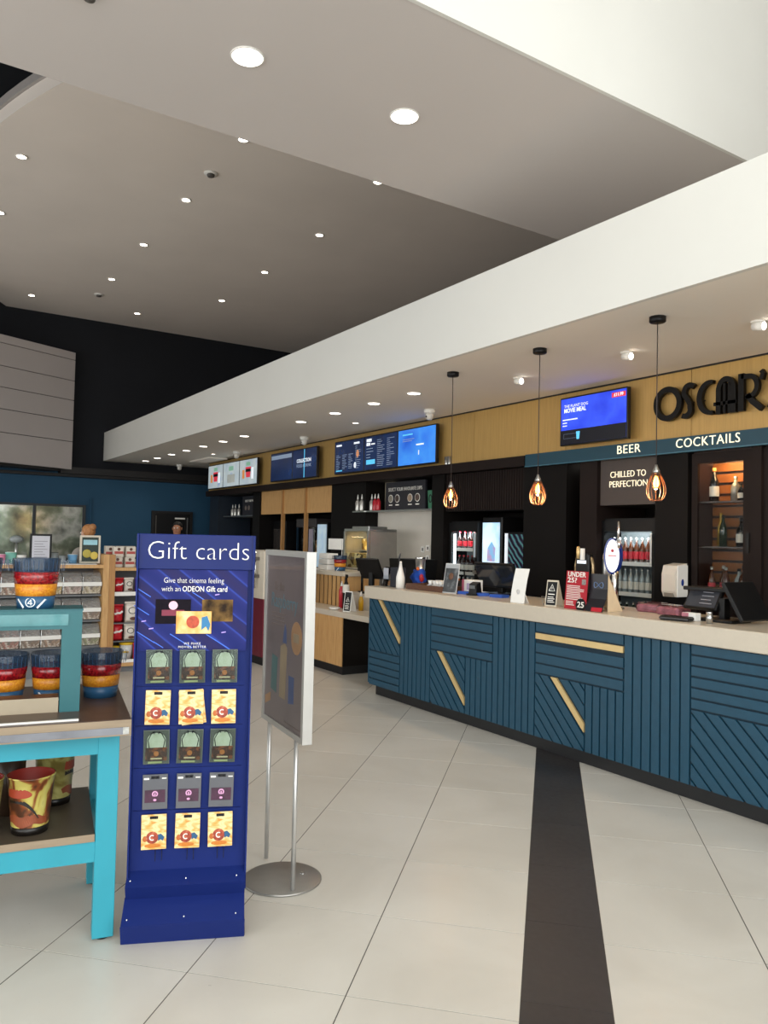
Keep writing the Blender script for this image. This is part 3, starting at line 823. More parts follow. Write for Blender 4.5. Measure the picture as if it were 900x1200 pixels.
# equipment in the recess below the oak fronts
t = thing('drinks_machine', 'black drinks machine with a steel front under the left oak front', 'drinks machine', (-13.5, 6.4, 0))
MB().box(-.28, .28, 0, .45, .0, 1.9).build('body', black_plastic, t)
MB().box(-.22, .2, -.02, 0, 1.2, 1.75).build('front_panel', mat('smoked_front', '4a4543', .25, metal=.5), t)
MB().box(-.2, .18, -.1, -.02, 1.15, 1.2).build('drip_tray', steel, t)
t = thing('popcorn_display', 'popcorn warmer with a glass front under the middle oak front', 'popcorn warmer', (-12.45, 6.42, 0))
MB().box(-.4, .36, .05, .45, 0, 1.15).build('base_unit', black_plastic, t)
MB().box(-.4, .36, .4, .45, 1.15, 1.92).build('back', brown_black, t)
o = MB().box(-.36, .32, .12, .38, 1.15, 1.55).build('popcorn', ramp_mat('popcorn_heap', [(.2, '6b5040'), (.5, 'c9a070'), (.8, 'e8d4a8')], 'voronoi', 22, .7), t); o['kind'] = 'stuff'
MB().box(-.4, .36, 0, .45, 1.78, 1.94, .01).build('top_cap', mat('cap_smoke', '3d3838', .4), t)
MB().box(-.39, .35, 0, .012, 1.15, 1.78).build('glass', clear, t)
t = thing('menu_lightbox', 'small pale blue lit poster under the right oak front', 'poster', (-11.75, 6.35, 0))
MB().box(-.17, .19, .02, .3, 0, 1.86).build('cabinet', black_plastic, t)
MB().box(-.14, .16, .0, .02, 1.1, 1.83).build('lit_panel', ramp_mat('pale_blue_poster', [(.3, 'cfe0ea'), (.6, 'a9c6dc'), (.8, 'e9eef0')], 'noise', 3, .3, emit=.35), t)
t = thing('price_board', 'narrow white price board beside the lit poster under the oak fronts', 'notice board', (-12.05, 6.3, 0))
MB().box(-.06, .07, 0, .02, 1.3, 1.75).build('board', mat('notice_lilac', 'a79fae', .5), t)
MB().box(-.02, .02, 0.005, .02, .0, 1.3).build('pole', black_plastic, t)
# dips shelf, far
steel_shelf = steel
t = thing('wall_shelf', 'long thin steel shelf on the black wall nearest the blue wall', 'shelf', (-15.9, 6.2, 2.0), 0, 'steel wall shelves')
MB().box(0, 1.72, 0, .55, 0, .02).build('board', steel, t)
t = thing('dips_board', 'small dark dips board on the far steel shelf', 'menu board', (-15.15, 6.32, 2.02), 0, 'dips boards')
MB().box(0, .98, 0, .03, 0, .4).build('board', mat('board_charcoal', '2a2a30', .5), t)
text('SELECT YOUR FAVOURITE DIPS', .062, text_white, t, (.49, -.002, .3), bold=.001, sx=.8)
for q in (.18, .34, .62, .8): MB().cyl((q, -.001, .16), (q, -.004, .16), .05, n=14).build('print_dip', mat('dip_print', '7a6f68', .6, vary=.3, scale=60), t)
solo(MB().box(0, .9, 0, .05, 0, 1.0), 'splashback', cream, 'cream splashback below the far steel shelf', 'splashback', (-15.05, 6.6, .98), 0, 'splashbacks')
# near bay with white splashback
solo(MB().box(0, 1.65, 0, .05, 0, 1.06), 'splashback', mat('white_tile_board', 'd6d0c6', .2, vary=.04, scale=3), 'white splashback panel behind the counter below the near steel shelf', 'splashback', (-9.94, 6.34, .95), 0, 'splashbacks')
t = thing('wall_shelf', 'long thin steel shelf above the white splashback', 'shelf', (-10.3, 6.12, 2.0), 0, 'steel wall shelves')
MB().box(.36, 2.02, 0, .6, 0, .02).build('board', steel, t)
MB().box(0, .34, -.02, -.005, 0, .02).build('lip', steel, t)
MB().box(0.02, .36, -.005, .0, -.0, .02).build('bracket', steel, t)
t = thing('dips_board', 'large dark dips board standing on the steel shelf above the white splashback', 'menu board', (-9.6, 6.25, 2.02), 0, 'dips boards')
MB().box(0, .99, 0, .03, 0, .41).build('board', MATS['board_charcoal'], t)
text('SELECT YOUR FAVOURITE DIPS', .072, text_white, t, (.495, -.002, .3), bold=-.0005, fit=.84)
for q, c in ((.14, '8a8577'), (.31, '4a3f3a'), (.63, 'a08c78'), (.81, '5a4a42')):
    MB().cyl((q, -.001, .17), (q, -.005, .17), .058, n=18).build('print_ring', text_white, t)
    MB().cyl((q, -.005, .17), (q, -.007, .17), .05, n=18).build('print_dip', mat('dip_'+c, c, .6, vary=.3, scale=60), t)
for q in (.14, .31, .63, .81): MB().box(q-.045, q+.045, -.003, -.001, .07, .085).build('print_caption', text_white, t)
solo(MB().box(0, .27, 0, .2, 0, .44), 'niche_panel', mat('niche_cream', 'a89c86', .5), 'small lit cream niche above the steel shelf left of the dips board', 'wall panel', (-9.93, 6.45, 2.02), 0, 'back bar panels')
# bottles on the shelf
bottle_clear = glass_mat('bottle_clear', 'dfe6e4', .12)
syrup_red = mat('syrup_red', 'b3202e', .2, vary=.1)
def syrup(loc, red, label):
    t = thing('sauce_bottle', label, 'bottle', loc, 0, 'sauce bottles on the steel shelf')
    MB().lathe([(0, 0), (.036, 0), (.038, .01), (.038, .13), (.03, .15), (.013, .165), (.012, .18), (0, .18)], n=14).build('bottle', syrup_red if red else mat('steel_bottle', 'b8b6b0', .25, metal=.5), t)
    MB().lathe([(0, .18), (.015, .18), (.012, .2), (.004, .25), (0, .25)], n=10).build('nozzle', white_plastic, t)
for k, x in enumerate((-10.16, -10.04, -9.9)):
    syrup((x, 6.2 if x > -9.95 else 6.11, 2.021), False, f'silver squeeze bottle on the near steel shelf, {ord_[k]} from the left')
for k, x in enumerate((-9.78, -9.69)):
    syrup((x, 6.18, 2.021), True, f'red sauce bottle on the near steel shelf, {ord_[k]} of the two')
for k, x in enumerate((-15.75, -15.6, -15.4)):
    syrup((x, 6.35, 2.021), False, f'silver squeeze bottle on the far steel shelf, {ord_[k]} from the left')
def carton(x, wd, h, c, label):
    t = thing('snack_carton', label, 'carton', (x, 6.2, 2.021), 0, 'cartons on the steel shelf')
    MB().prism([(-wd*.38, 0), (wd*.38, 0), (wd*.55, h), (-wd*.55, h)], 'y', 0, .06).build('carton', mat('carton_'+c, c, .5), t)
    MB().ribbon(arcp(0, h*.55, wd*.25, h*.2, 0, 360, 16), wd*.14, -.003, -.0005).build('print_ring', screen_off, t)
carton(-8.42, .12, .25, '3f7a5e', 'green tapered carton beside the dips board')
carton(-8.27, .1, .21, 'c59238', 'yellow tapered carton at the right end of the steel shelf')
# back counter under the splashback
t = thing('back_counter', 'low dark back counter with pale top along the black wall', 'counter', (-16.0, 5.75, 0))
MB().box(0, 7.7, .03, .37, 0, .9).build('body', bar_black, t)
MB().box(0, 7.7, 0, .37, .9, .95).build('worktop', worktop, t)
# slatted panels above the cooler bay
t = thing('slatted_panel', 'pair of dark slatted panels above the drinks cooler', 'wall panel', (-8.02, 6.15, 1.97))
MB().box(0, 1.48, .02, .7, 0, .485).build('backing', bar_black, t)
sl = MB().box(0, .032, 0, .02, .012, .478).mesh('slat', brown_black)
for k in range(34):
    x = .012+k*.043
    if .70 < x < .74: continue
    o = link('slat', sl, t); o.location = (x, 0, 0)
# ---- coolers
def bottle_thing(loc, body, cap, label_c, h, r, label, group, name='drink_bottle'):
    t = thing(name, label, 'bottle', loc, 0, group)
    MB().lathe([(0, 0), (r, 0), (r, h*.55), (r*.8, h*.66), (r*.38, h*.78), (r*.36, h*.93), (0, h*.93)], n=12).build('bottle', body, t)
    MB().lathe([(r*.42, h*.9), (r*.42, h), (0, h)], n=10).build('cap', cap, t)
    if label_c: MB().lathe([(r*1.02, h*.15), (r*1.02, h*.45)], n=12).build('label', label_c, t)
    return t
cola = mat('cola_dark', '2b1512', .12, coat=.3); red_lbl = mat('label_red', 'b52632', .4); white_lbl = mat('label_white', 'd9d6cd', .5)
orange_b = mat('orange_drink', 'c8662c', .15); clear_b = mat('water_bottle', '9fa9ac', .12, metal=.2); green_b = mat('green_bottle', '1d2a1c', .1, coat=.4); amber_b = mat('amber_bottle', '4a2410', .1, coat=.4)
strip_light = mat('cooler_strip', 'eaf6ff', .4, vary=0, emit=5.)
def cooler(label, x0, x1, z1, shelves, strip=True):
    wd = x1-x0
    t = thing('drinks_cooler', label, 'fridge', (x0, 6.2, 0), 0, 'drinks coolers in the back bar')
    q = MB(); q.box(0, .035, .04, .34, .06, z1); q.box(wd-.035, wd, .04, .34, .06, z1); q.box(.035, wd-.035, .3, .34, .06, z1); q.box(.035, wd-.035, .04, .3, .06, .3); q.box(.035, wd-.035, .04, .3, z1-.13, z1); q.box(.02, wd-.02, .08, .3, 0, .06)
    q.build('cabinet', black_plastic, t)
    MB().box(.04, wd-.04, .27, .298, .3, z1-.13).build('liner', mat('cooler_liner', '6f7678', .5), t)
    for z in shelves:
        MB().box(.036, wd-.036, .06, .27, z-.012, z).build('shelf', mat('wire_shelf', 'b9bdbd', .4, metal=.5), t)
        MB().box(.036, wd-.036, .05, .06, z-.03, z+.01).build('price_rail', white_plastic, t)
    if strip: MB().box(.05, .075, .04, .06, .35, z1-.16).build('light_strip', strip_light, t)
    d = MB(); d.box(0, .045, 0, .035, .08, z1-.02); d.box(wd-.045, wd, 0, .035, .08, z1-.02); d.box(.045, wd-.045, 0, .035, .08, .16); d.box(.045, wd-.045, 0, .035, z1-.13, z1-.02)
    dd = d.build('door', black_plastic, t)
    MB().box(.046, wd-.046, .012, .02, .16, z1-.13).build('glass', cooler_glass, dd)
    MB().box(wd-.04, wd-.02, -.035, 0, z1-.45, z1-.15).build('handle', steel, dd)
    l = bpy.data.lights.new('cooler_light', 'AREA'); l.energy = 6 if strip else 4.5; l.shape = 'RECTANGLE'; l.size = wd*.8; l.size_y = .05; l.color = (.9, .97, 1)
    lo = bpy.data.objects.new('cooler_light', l); COL.objects.link(lo); lo.parent = t; lo.location = (wd/2, .06, z1-.14); lo.rotation_euler = (math.radians(35), 0, 0)
    return t
cooler('brightly lit drinks cooler under the slatted panels', -8.0, -7.43, 1.85, (.62, .92, 1.2, 1.5))
for sh, n, body, cap, lb, nm in ((1.5, 5, cola, red_lbl, red_lbl, 'top'), (1.2, 6, cola, MATS['syrup_red'], white_lbl, 'second'), (.92, 6, orange_b, white_plastic, red_lbl, 'third')):
    for k in range(n):
        x = -7.9+k*(.42/(n-1))
        bottle_thing((x, 6.305, sh), (orange_b if (k >= n-2 and sh == 1.5) else body), cap, lb, .22, .033, f'soft drink bottle on the {nm} shelf of the bright cooler, {ord_[k]} from the left', 'bottles in the bright cooler')
cooler('dim beer cooler under the chilled drinks panel', -5.48, -4.8, 1.86, (.42, .78, 1.12, 1.42), False)
for sh, n, body, lb, nm in ((1.42, 8, amber_b, red_lbl, 'top'), (1.12, 8, clear_b, white_lbl, 'second'), (.78, 7, green_b, None, 'third')):
    for k in range(n):
        x = -5.38+k*(.48/(n-1))
        bottle_thing((x, 6.305, sh), body, steel, lb, .25, .029, f'beer bottle on the {nm} shelf of the dim cooler, {ord_[k]} from the left', 'bottles in the dim cooler')
t = thing('chilled_panel', 'grey panel lettered chilled to perfection above the beer cooler', 'sign', (-5.45, 6.16, 1.99))
MB().box(0, .69, 0, .7, 0, .465).build('panel', mat('panel_taupe', '4a423f', .5, vary=.03), t)
text('CHILLED TO', .09, sign_glow, t, (.345, -.002, .302), .003, -.001, fit=.43); text('PERFECTION', .09, sign_glow, t, (.35, -.002, .205), .003, -.001, fit=.46)
# niche between panels
t = thing('service_niche', 'narrow niche with a small light and grey plate left of the beer cooler', 'niche', (-5.88, 6.5, 0))
MB().box(.01, .18, .05, .38, 0, 2.45).build('back', bar_black, t)
MB().box(.02, .17, .0, .05, 2.03, 2.38).build('plate', mat('plate_grey', '5a5552', .5), t)
MB().cyl((.1, -.12, 2.445), (.1, -.12, 2.455), .045, n=18).build('lens', lamp_white, t)
for q in (.05, .1): MB().cyl((q, .0, 1.0), (q, .0, 1.95), .012, n=8).build('pipe', black_plastic, t)
# lit poster machine and patterned machine
t = thing('frozen_drink_machine', 'black frozen drink machine with a lit pale blue poster', 'drinks machine', (-7.42, 6.25, 0))
MB().box(0, .36, .02, .5, 0, 1.9, .01).build('cabinet', black_plastic, t)
MB().box(.03, .325, 0, .02, 1.29, 1.83).build('lit_poster', ramp_mat('ice_poster', [(.25, '5fa8d8'), (.5, 'c4dcec'), (.75, 'e8ecef')], 'noise', 2.2, .3, emit=.85), t)
MB().prism([(.12, 1.36), (.26, 1.36), (.27, 1.52), (.2, 1.6), (.13, 1.52)], 'y', -.002, 0).build('print_ice', ramp_mat('ice_print', [(.3, 'd06a86'), (.6, '7fb4e0')], 'noise', 8, .3, emit=.6), t)
MB().box(.02, .42, -.14, -.01, 1.2, 1.24).build('tray', steel, t)
for q in range(4): MB().box(.06+q*.09, .12+q*.09, -.1, -.02, 1.241, 1.285).build('cup_lid', white_plastic, t)
t = thing('slush_machine', 'dark machine with a colourful streaked poster beside the lit poster', 'drinks machine', (-6.97, 6.25, 0))
MB().box(0, .4, .02, .5, 0, 1.72, .01).build('cabinet', black_plastic, t)
MB().box(.05, .38, .0, .02, 1.05, 1.69).build('poster', ramp_mat('streak_poster', [(0, '0c0c14'), (.45, '12121e'), (.55, '3a6fa0'), (.62, '10101a'), (.74, '8a4fa8'), (.82, '0e0e16'), (.95, '4aa08c')], 'wave', 5, .3, distortion=4, detail=2, emit=.2, stretch=(1, 1, 1, (0, .7, 0))), t)
MB().box(.0, .02, -.012, .02, 1.2, 1.7).build('light_edge', em_white, t)
# ---- spirit cabinets
warm_slat = mat('warm_slat', '8a5220', .5, vary=.15, scale=20)
def spirit_cabinet(label, x0, x1, bottles, nm):
    wd = x1-x0
    t = thing('spirit_cabinet', label, 'cabinet', (x0, 6.15, 0), 0, 'spirit cabinets')
    q = MB(); q.box(0, .03, .03, .32, 0, 2.45); q.box(wd-.03, wd, .03, .32, 0, 2.45); q.box(.03, wd-.03, .28, .32, 0, 2.45); q.box(.03, wd-.03, .03, .28, 2.4, 2.45); q.box(.03, wd-.03, .03, .28, 0, .5)
    q.build('carcass', mat('cabinet_brown', '2b1812', .4, vary=.1), t)
    for z in (1.16, 1.6, 2.0):
        MB().box(.03, wd-.03, .05, .24, z-.015, z).build('shelf', mat('shelf_smoke', '3a2a22', .25), t)
    for k in range(12):
        z = 1.18+k*.1
        MB().box(.04, wd-.04, .255, .278, z, z+.075).build('back_slat', warm_slat, t)
    d = MB(); d.box(0, .06, 0, .03, .02, 2.43); d.box(wd-.09, wd, 0, .03, .02, 2.43); d.box(.06, wd-.09, 0, .03, .02, 1.0); d.box(.06, wd-.09, 0, .03, 2.34, 2.43)
    dd = d.build('door', brown_black, t)
    MB().box(.061, wd-.091, .01, .018, 1.0, 2.34).build('glass', cooler_glass, dd)
    MB().box(wd-.06, wd-.03, -.012, 0, 1.55, 1.72).build('recessed_handle', black_plastic, dd)
    l = bpy.data.lights.new('cabinet_light', 'AREA'); l.energy = 7.0; l.size = .3; l.color = (1, .62, .28)
    lo = bpy.data.objects.new('cabinet_light', l); COL.objects.link(lo); lo.parent = t; lo.location = (wd/2, .12, 2.38); lo.rotation_euler = (math.radians(25), 0, 0)
    for k, (dx, z, h, r, body, cap, lb, desc) in enumerate(bottles):
        bottle_thing((x0+dx, 6.15+.1+.07*(k % 2), z), body, cap, lb, h, r, f'{desc} in the {nm} spirit cabinet', 'bottles in the spirit cabinets', 'spirit_bottle')
gold_b = mat('gold_bottle', 'c9a24a', .2, metal=.6); orange_cap = mat('orange_foil', 'c9793a', .4); grey_b = mat('grey_bottle', '8d8c88', .2, metal=.3); black_b = mat('black_bottle', '0e0e10', .1, coat=.4)
spirit_cabinet('glass fronted spirit cabinet lit warm inside, right of the towel dispenser', -4.38, -3.79, [
    (.16, 2.0, .3, .04, black_b, orange_cap, white_lbl, 'dark sparkling bottle with orange foil neck'), (.32, 2.0, .22, .04, grey_b, steel, None, 'tall grey metal flask'), (.42, 2.0, .15, .03, black_b, black_plastic, white_lbl, 'small dark bottle with white label on the top shelf'),
    (.18, 1.6, .3, .03, gold_b, gold_b, None, 'slim gold bottle'), (.25, 1.6, .28, .034, green_b, black_plastic, None, 'green bottle beside the gold one'), (.38, 1.6, .25, .045, black_b, black_plastic, white_lbl, 'round dark bottle with a white label'),
    (.14, 1.16, .26, .032, amber_b, steel, red_lbl, 'left amber bottle on the lowest visible shelf'), (.21, 1.16, .27, .032, amber_b, steel, red_lbl, 'middle amber bottle on the lowest visible shelf'), (.28, 1.16, .26, .032, amber_b, steel, white_lbl, 'right amber bottle on the lowest visible shelf'),
    (.36, 1.16, .25, .04, clear_b, black_plastic, None, 'pale blue clear bottle'), (.45, 1.16, .28, .045, amber_b, black_plastic, white_lbl, 'square amber bottle with a big label')], 'fully visible')
spirit_cabinet('spirit cabinet cut by the right picture edge', -3.70, -3.1, [
    (.15, 2.0, .28, .036, black_b, gold_b, white_lbl, 'dark bottle on the top shelf'), (.15, 1.6, .26, .036, amber_b, black_plastic, white_lbl, 'amber bottle on the middle shelf'), (.16, 1.16, .27, .036, clear_b, steel, white_lbl, 'clear bottle on the low shelf'),
    (.3, 1.6, .26, .036, green_b, black_plastic, white_lbl, 'green bottle on the middle shelf'), (.3, 1.16, .27, .036, amber_b, steel, white_lbl, 'amber bottle on the low shelf')], 'picture edge')
# ---- paper towel dispenser
t = thing('towel_dispenser', 'white paper towel dispenser on the black panel', 'dispenser', (-4.545, 6.12, 1.14))
q = MB(); q.prism([(0, 0), (-.14, .0), (-.165, .05), (-.165, .2), (-.14, .28), (0, .3)], 'x', 0, .145)
q.build('cover', mat('dispenser_white', 'e6dfd3', .3, vary=.02), t)
MB().box(.145, .157, -.15, -.0, .0, .285, .005).build('side_cheek', white_plastic, t)
MB().ball((.159, -.08, .13), .02, 10, (.2, 1, 1.6)).build('sight_window', mat('window_blue', '27408a', .2), t)
MB().box(.03, .12, -.168, -.13, .0, .035).build('paper_slot', mat('slot_grey', '8f867a', .6), t)
# ================================================================ GIFT CARD STAND
navy = mat('navy_enamel', '1b2a68', .36, vary=.04, scale=3., spec=.14)
navy_shaded = mat('navy_enamel_shaded', '0f1a4c', .4, vary=.04, spec=.12)  # shaded copy of the navy enamel, shade mixed into the colour; also the seams
gs = thing('gift_card_stand', 'tall navy blue gift card display stand with hanging cards', 'display stand', (-3.0193, 1.0622, 0), 67.53)
XL, XR = -.232, .238
MB().box(XL, XR, .12, .14, .17, 1.6).build('back_panel', navy, gs)
for a, b in ((XL, XL+.006), (XR-.006, XR)):
    MB().box(a, b, .085, .2, .16, 1.6).build('side_flange', navy, gs)
MB().box(XL+.03, XR-.048, .116, .121, .31, 1.13).build('card_panel', navy, gs)
MB().prism([(.121, .24), (.045, .205), (.082, .142), (.086, .142), (.052, .202), (.121, .234)], 'x', XL, XR-.004).build('tray_lip', navy, gs)
MB().prism([(.088, .15), (-.018, .085), (-.014, .082), (.092, .146)], 'x', XL-.004, XR-.004).build('lower_panel', navy, gs)
MB().prism([(-.018, .085), (.018, .0), (.024, 0), (-.012, .082)], 'x', XL-.006, XR-.002).build('foot_lip', navy, gs)
MB().box(XL, XR, .026, .34, 0, .012).build('base_plate', navy_shaded, gs)
MB().prism([(.145, .012), (.32, .012), (.16, .25), (.142, .25)], 'x', -.02, .02).build('rear_brace', navy_shaded, gs)
for z, y in ((.1, .004), (.219, .073)):
    for x in (-.215, 0, .2): MB().cyl((x, y+.004, z), (x, y-.006, z+.003), .0024, n=8).build('rivet', steel, gs)
hd = MB().box(XL-.004, XR+.004, .1, .125, 1.458, 1.602, .002).build('header', mat('header_gloss', '182662', .12, vary=.03, scale=3., spec=.14), gs)
text('Gift cards', .108, text_white, hd, (.012, .0985, 1.532), .0012, -.0022, fit=.405)
po = MB().box(-.224, .213, .108, .12, 1.124, 1.457).build('poster', ramp_mat('streaked_navy', [(.0, '222a68'), (.45, '2a2f70'), (.62, '34469c'), (.72, '272a60'), (1., '2c2a58')], 'wave', 2.2, .45, distortion=.8, detail=2, spec=.1, stretch=(1, 1, 1.3, (0, .75, 0))), gs)
text('Give that cinema feeling', .031, text_white, po, (-.005, .107, 1.412), .0005, -.0004, fit=.24)
text('with an', .031, text_white, po, (-.095, .107, 1.377), .0005, -.0004, fit=.075)
text('ODEON Gift card', .031, text_white, po, (.04, .107, 1.377), .0005, .0002, fit=.18)
text('WE MAKE', .013, text_white, po, (-.005, .107, 1.154), .0005, 0., space=1.25); text('MOVIES BETTER', .013, text_white, po, (-.005, .107, 1.14), .0005, 0., space=1.25)
c1 = mat('print_card_dark', '150f18', .5, vary=.2, scale=40, spec=.1); c2 = ramp_mat('print_card_amber', [(.3, '2b2018'), (.6, '8a6a3c'), (.8, '4a3020')], 'noise', 14, .5, spec=.1)
c3 = ramp_mat('print_card_gold', [(.25, 'b5532e'), (.45, 'e0a850'), (.7, 'f0dca8')], 'noise', 18, .35)
MB().box(-.155, -.015, .1055, .1075, 1.235, 1.335).build('print_card', c1, po)
MB().box(.03, .155, .1055, .1075, 1.245, 1.335).build('print_card', c2, po)
MB().cyl((-.085, .1055, 1.31), (-.085, .1045, 1.31), .018, n=18).build('print_emblem', mat('emblem_pink', 'e8b8c8', .4, vary=0), po)
MB().box(-.13, -.04, .1049, .1056, 1.268, 1.292).build('print_title', mat('title_crimson', '7a1f3a', .4), po)
MB().box(-.072, .07, .102, .105, 1.195, 1.287, .001).build('print_card', c3, po)
MB().cyl((-.005, .102, 1.243), (-.005, .101, 1.243), .026, n=20).build('print_medallion', mat('medallion_red', 'b8492c', .4, vary=.3, scale=60), po)
MB().prism([(.03, 1.262), (.052, 1.268), (.066, 1.232), (.058, 1.206), (.048, 1.225), (.03, 1.21)], 'y', .1012, .102).build('print_drape', mat('drape_blue', '2f78a8', .4), po)
rnd = random.Random(4)
strk = mat('streak_blue', '3f6fe0', .4, vary=.1); strk2 = mat('streak_pink', 'b49ae8', .4, vary=.1)
for x, z, l in ((-.19, 1.18, .07), (-.05, 1.165, .09), (.1, 1.16, .1), (-.2, 1.36, .05), (.02, 1.345, .06), (-.14, 1.15, .04), (-.21, 1.29, .06)):
    MB().ribbon([(x-l/2, z+l*.32), (x+l/2, z-l*.32)], .0035, .1068, .1078).build('print_streak', strk, po)
for x, z in ((-.17, 1.215), (.09, 1.355), (-.2, 1.245), (.12, 1.2)):
    MB().ribbon([(x-.009, z-.001), (x+.009, z+.002)], .004, .1066, .1077).build('print_streak', strk2, po)
hook_m = mat('hook_wire', '15182a', .4, metal=.4)
# gift cards: three designs, each card a thing of its own
blister = glass_mat('blister', 'e8ecea', .0, .1)
pale_green = ramp_mat('pale_green_print', [(.3, 'c6d0b4'), (.6, 'e0e8d4'), (.8, 'aab89e')], 'noise', 30, .4)
brown_print = ramp_mat('ember_print', [(.3, '2e1a12'), (.5, '4a2616'), (.62, '9a5630'), (.8, '331c14')], 'noise', 40, .4)
grey_card = mat('grey_card', '5c5d62', .35, vary=.05, scale=20)
plum_print = ramp_mat('plum_print', [(.3, '2a1424'), (.6, '471f3a'), (.8, '23121e')], 'noise', 25, .35)
gold_print = ramp_mat('gold_print', [(.2, 'c06a26'), (.38, 'e2a550'), (.52, 'f0dca4'), (.72, 'dc9c3c')], 'noise', 18, .4, stretch=(1, 1, 2.2), distortion=.8)
red_print = ramp_mat('medallion_print', [(.3, '7d2f24'), (.55, 'b0492f'), (.8, 'd9b08a')], 'noise', 60, .4)
pink_e = mat('emblem_lilac', 'd9a0c8', .4, vary=0)
black_in = mat('slot_black', '0d0d10', .5)
W2, H2 = .051, .069
def slot(t, y):
    MB().box(-.016, .016, y-.0008, y, H2*.86-.008, H2*.86+.003).build('hanger_slot', black_in, t)
def card_green(t):
    MB().box(-W2, W2, -.004, .004, -H2*.95, H2).build('tray', mat('tray_smoke', '5c625c', .35), t)
    arch = [(-.03, -.005), (.03, -.005)]+arcp(0, .03, .03, .026, 0, 180, 12)
    arch = [(x*1.2, z*1.05) for x, z in arch]
    MB().prism([(x, z) for x, z in arch], 'y', -.0065, -.004).build('print_arch', pale_green, t)
    MB().box(-.042, .042, -.0085, -.004, -.052, .0).build('card', brown_print, t)
    MB().ball((0, -.0086, -.024), .011, 10, (1, .05, 1)).build('print_glow', mat('glow_amber', 'c47a3c', .4), t)
    MB().box(-.022, .022, -.0095, -.0085, -.046, -.04).build('print_title', mat('title_cream', 'e0cfa8', .4), t)
    MB().box(-.032, .022, -.006, -.004, -H2*.9, -.055).build('print_strip', mat('strip_green', 'b9c48a', .4), t)
    q = MB()
    q.tube([(-.028, -.006, .0), (-.033, -.006, .03), (-.02, -.006, .055), (-.008, -.006, .062)], .002, 6); q.build('strap', black_in, t)
    q = MB(); q.tube([(.028, -.006, .0), (.033, -.006, .03), (.02, -.006, .055), (.008, -.006, .062)], .002, 6); q.build('strap', black_in, t)
    slot(t, -.0042)
    MB().box(-W2+.001, W2-.001, -.012, -.0112, -H2*.93, H2*.98).build('blister', blister, t)
def card_gold(t):
    MB().box(-W2*.96, W2*.96, -.002, .002, -H2, H2, .0008).build('card', gold_print, t)
    MB().cyl((-.006, -.002, -.022), (-.006, -.003, -.022), .024, n=20).build('print_medallion', red_print, t)
    MB().ribbon(arcp(-.006, -.022, .0095, .0095, 50, 310, 12), .004, -.0042, -.003).build('print_letter', text_white, t)
    MB().prism([(.014, -.012), (.028, -.008), (.042, -.022), (.036, -.036), (.026, -.03), (.018, -.036)], 'y', -.003, -.002).build('print_drape', mat('drape_navy', '2a5a80', .4), t)
    MB().ball((-.034, -.0022, -.026), .012, 8, (.8, .05, 1)).build('print_patch', mat('patch_rust', 'b8642e', .4), t)
    MB().ball((-.004, -.0018, -.054), .012, 12, (3., .05, .8)).build('print_splash', mat('splash_amber', 'c9792e', .4, vary=.15, scale=60), t)
    slot(t, -.0021)
def card_grey(t):
    MB().box(-W2*.96, W2*.96, -.002, .002, -H2, H2, .0008).build('card', grey_card, t)
    MB().box(-.04, .04, -.0035, -.002, -.042, .008).build('print_card', plum_print, t)
    MB().ribbon(arcp(0, -.008, .0095, .0095, -60, 240, 12), .005, -.0048, -.0035).build('print_emblem', pink_e, t)
    MB().box(-.0025, .0025, -.0048, -.0035, -.018, -.005).build('print_emblem_stem', pink_e, t)
    MB().ball((0, -.0036, -.032), .005, 8, (1.4, .05, 1)).build('print_mark', pink_e, t)
    MB().box(-.044, -.024, -.003, -.002, .049, .056).build('print_tab', text_white, t)
    MB().box(.026, .044, -.003, -.002, .051, .055).build('print_tab', text_white, t)
    slot(t, -.0021)
rows = [(1.062, card_green, 'pale green and brown boxed gift card', 'top row'), (.898, card_gold, 'yellow and orange gift card', 'second row'), (.738, card_green, 'pale green and brown boxed gift card', 'third row'),
        (.560, card_grey, 'grey gift card with a plum print', 'fourth row'), (.400, card_gold, 'yellow and orange gift card', 'lowest row')]
gr = math.radians(67.53); ca, sa = math.cos(gr), math.sin(gr)
def on_stand(x, y): return (-3.0193+ca*x-sa*y, 1.0622+sa*x+ca*y)
for r, (z, fn, desc, rl) in enumerate(rows):
    for c, (x, cl) in enumerate(((-.133, 'left'), (-.001, 'middle'), (.129, 'right'))):
        wx, wy = on_stand(x, .098)
        t = thing('gift_card', f'{desc}, {cl} one in the {rl}', 'gift card', (wx, wy, z), 67.53, 'gift cards on the navy stand')
        fn(t)
        t.rotation_euler = (math.radians(rnd.uniform(-3, -1)), math.radians(rnd.uniform(-1.2, 1.2)), math.radians(67.53))
        q = MB()
        for s_ in (-.009, .009):
            q.tube([(x+s_, .117, z+H2*.86), (x+s_, .075, z+H2*.86), (x+s_, .068, z+H2*.86+.008)], .0016, 6)
        q.build('hook', hook_m, gs)
wx, wy = on_stand(.004, .104)
t = thing('gift_card', 'yellow gift card tilted behind the middle card of the second row', 'gift card', (wx, wy, .896), 67.53, 'gift cards on the navy stand')
card_gold(t); t.rotation_euler = (0, math.radians(-7), math.radians(67.53))
for r in range(4):
    z = (.98, .82, .65, .48)[r]
    MB().box(XL+.012, XR-.03, .1145, .1165, z-.001, z+.001).build('panel_seam', navy_shaded, gs)
for x in (-.125, -.1, .0, .025, .12, .145):
    MB().tube([(x, .117, .33), (x, .1, .325), (x, .098, .295), (x, .092, .285)], .0016, 6).build('empty_hook', hook_m, gs)

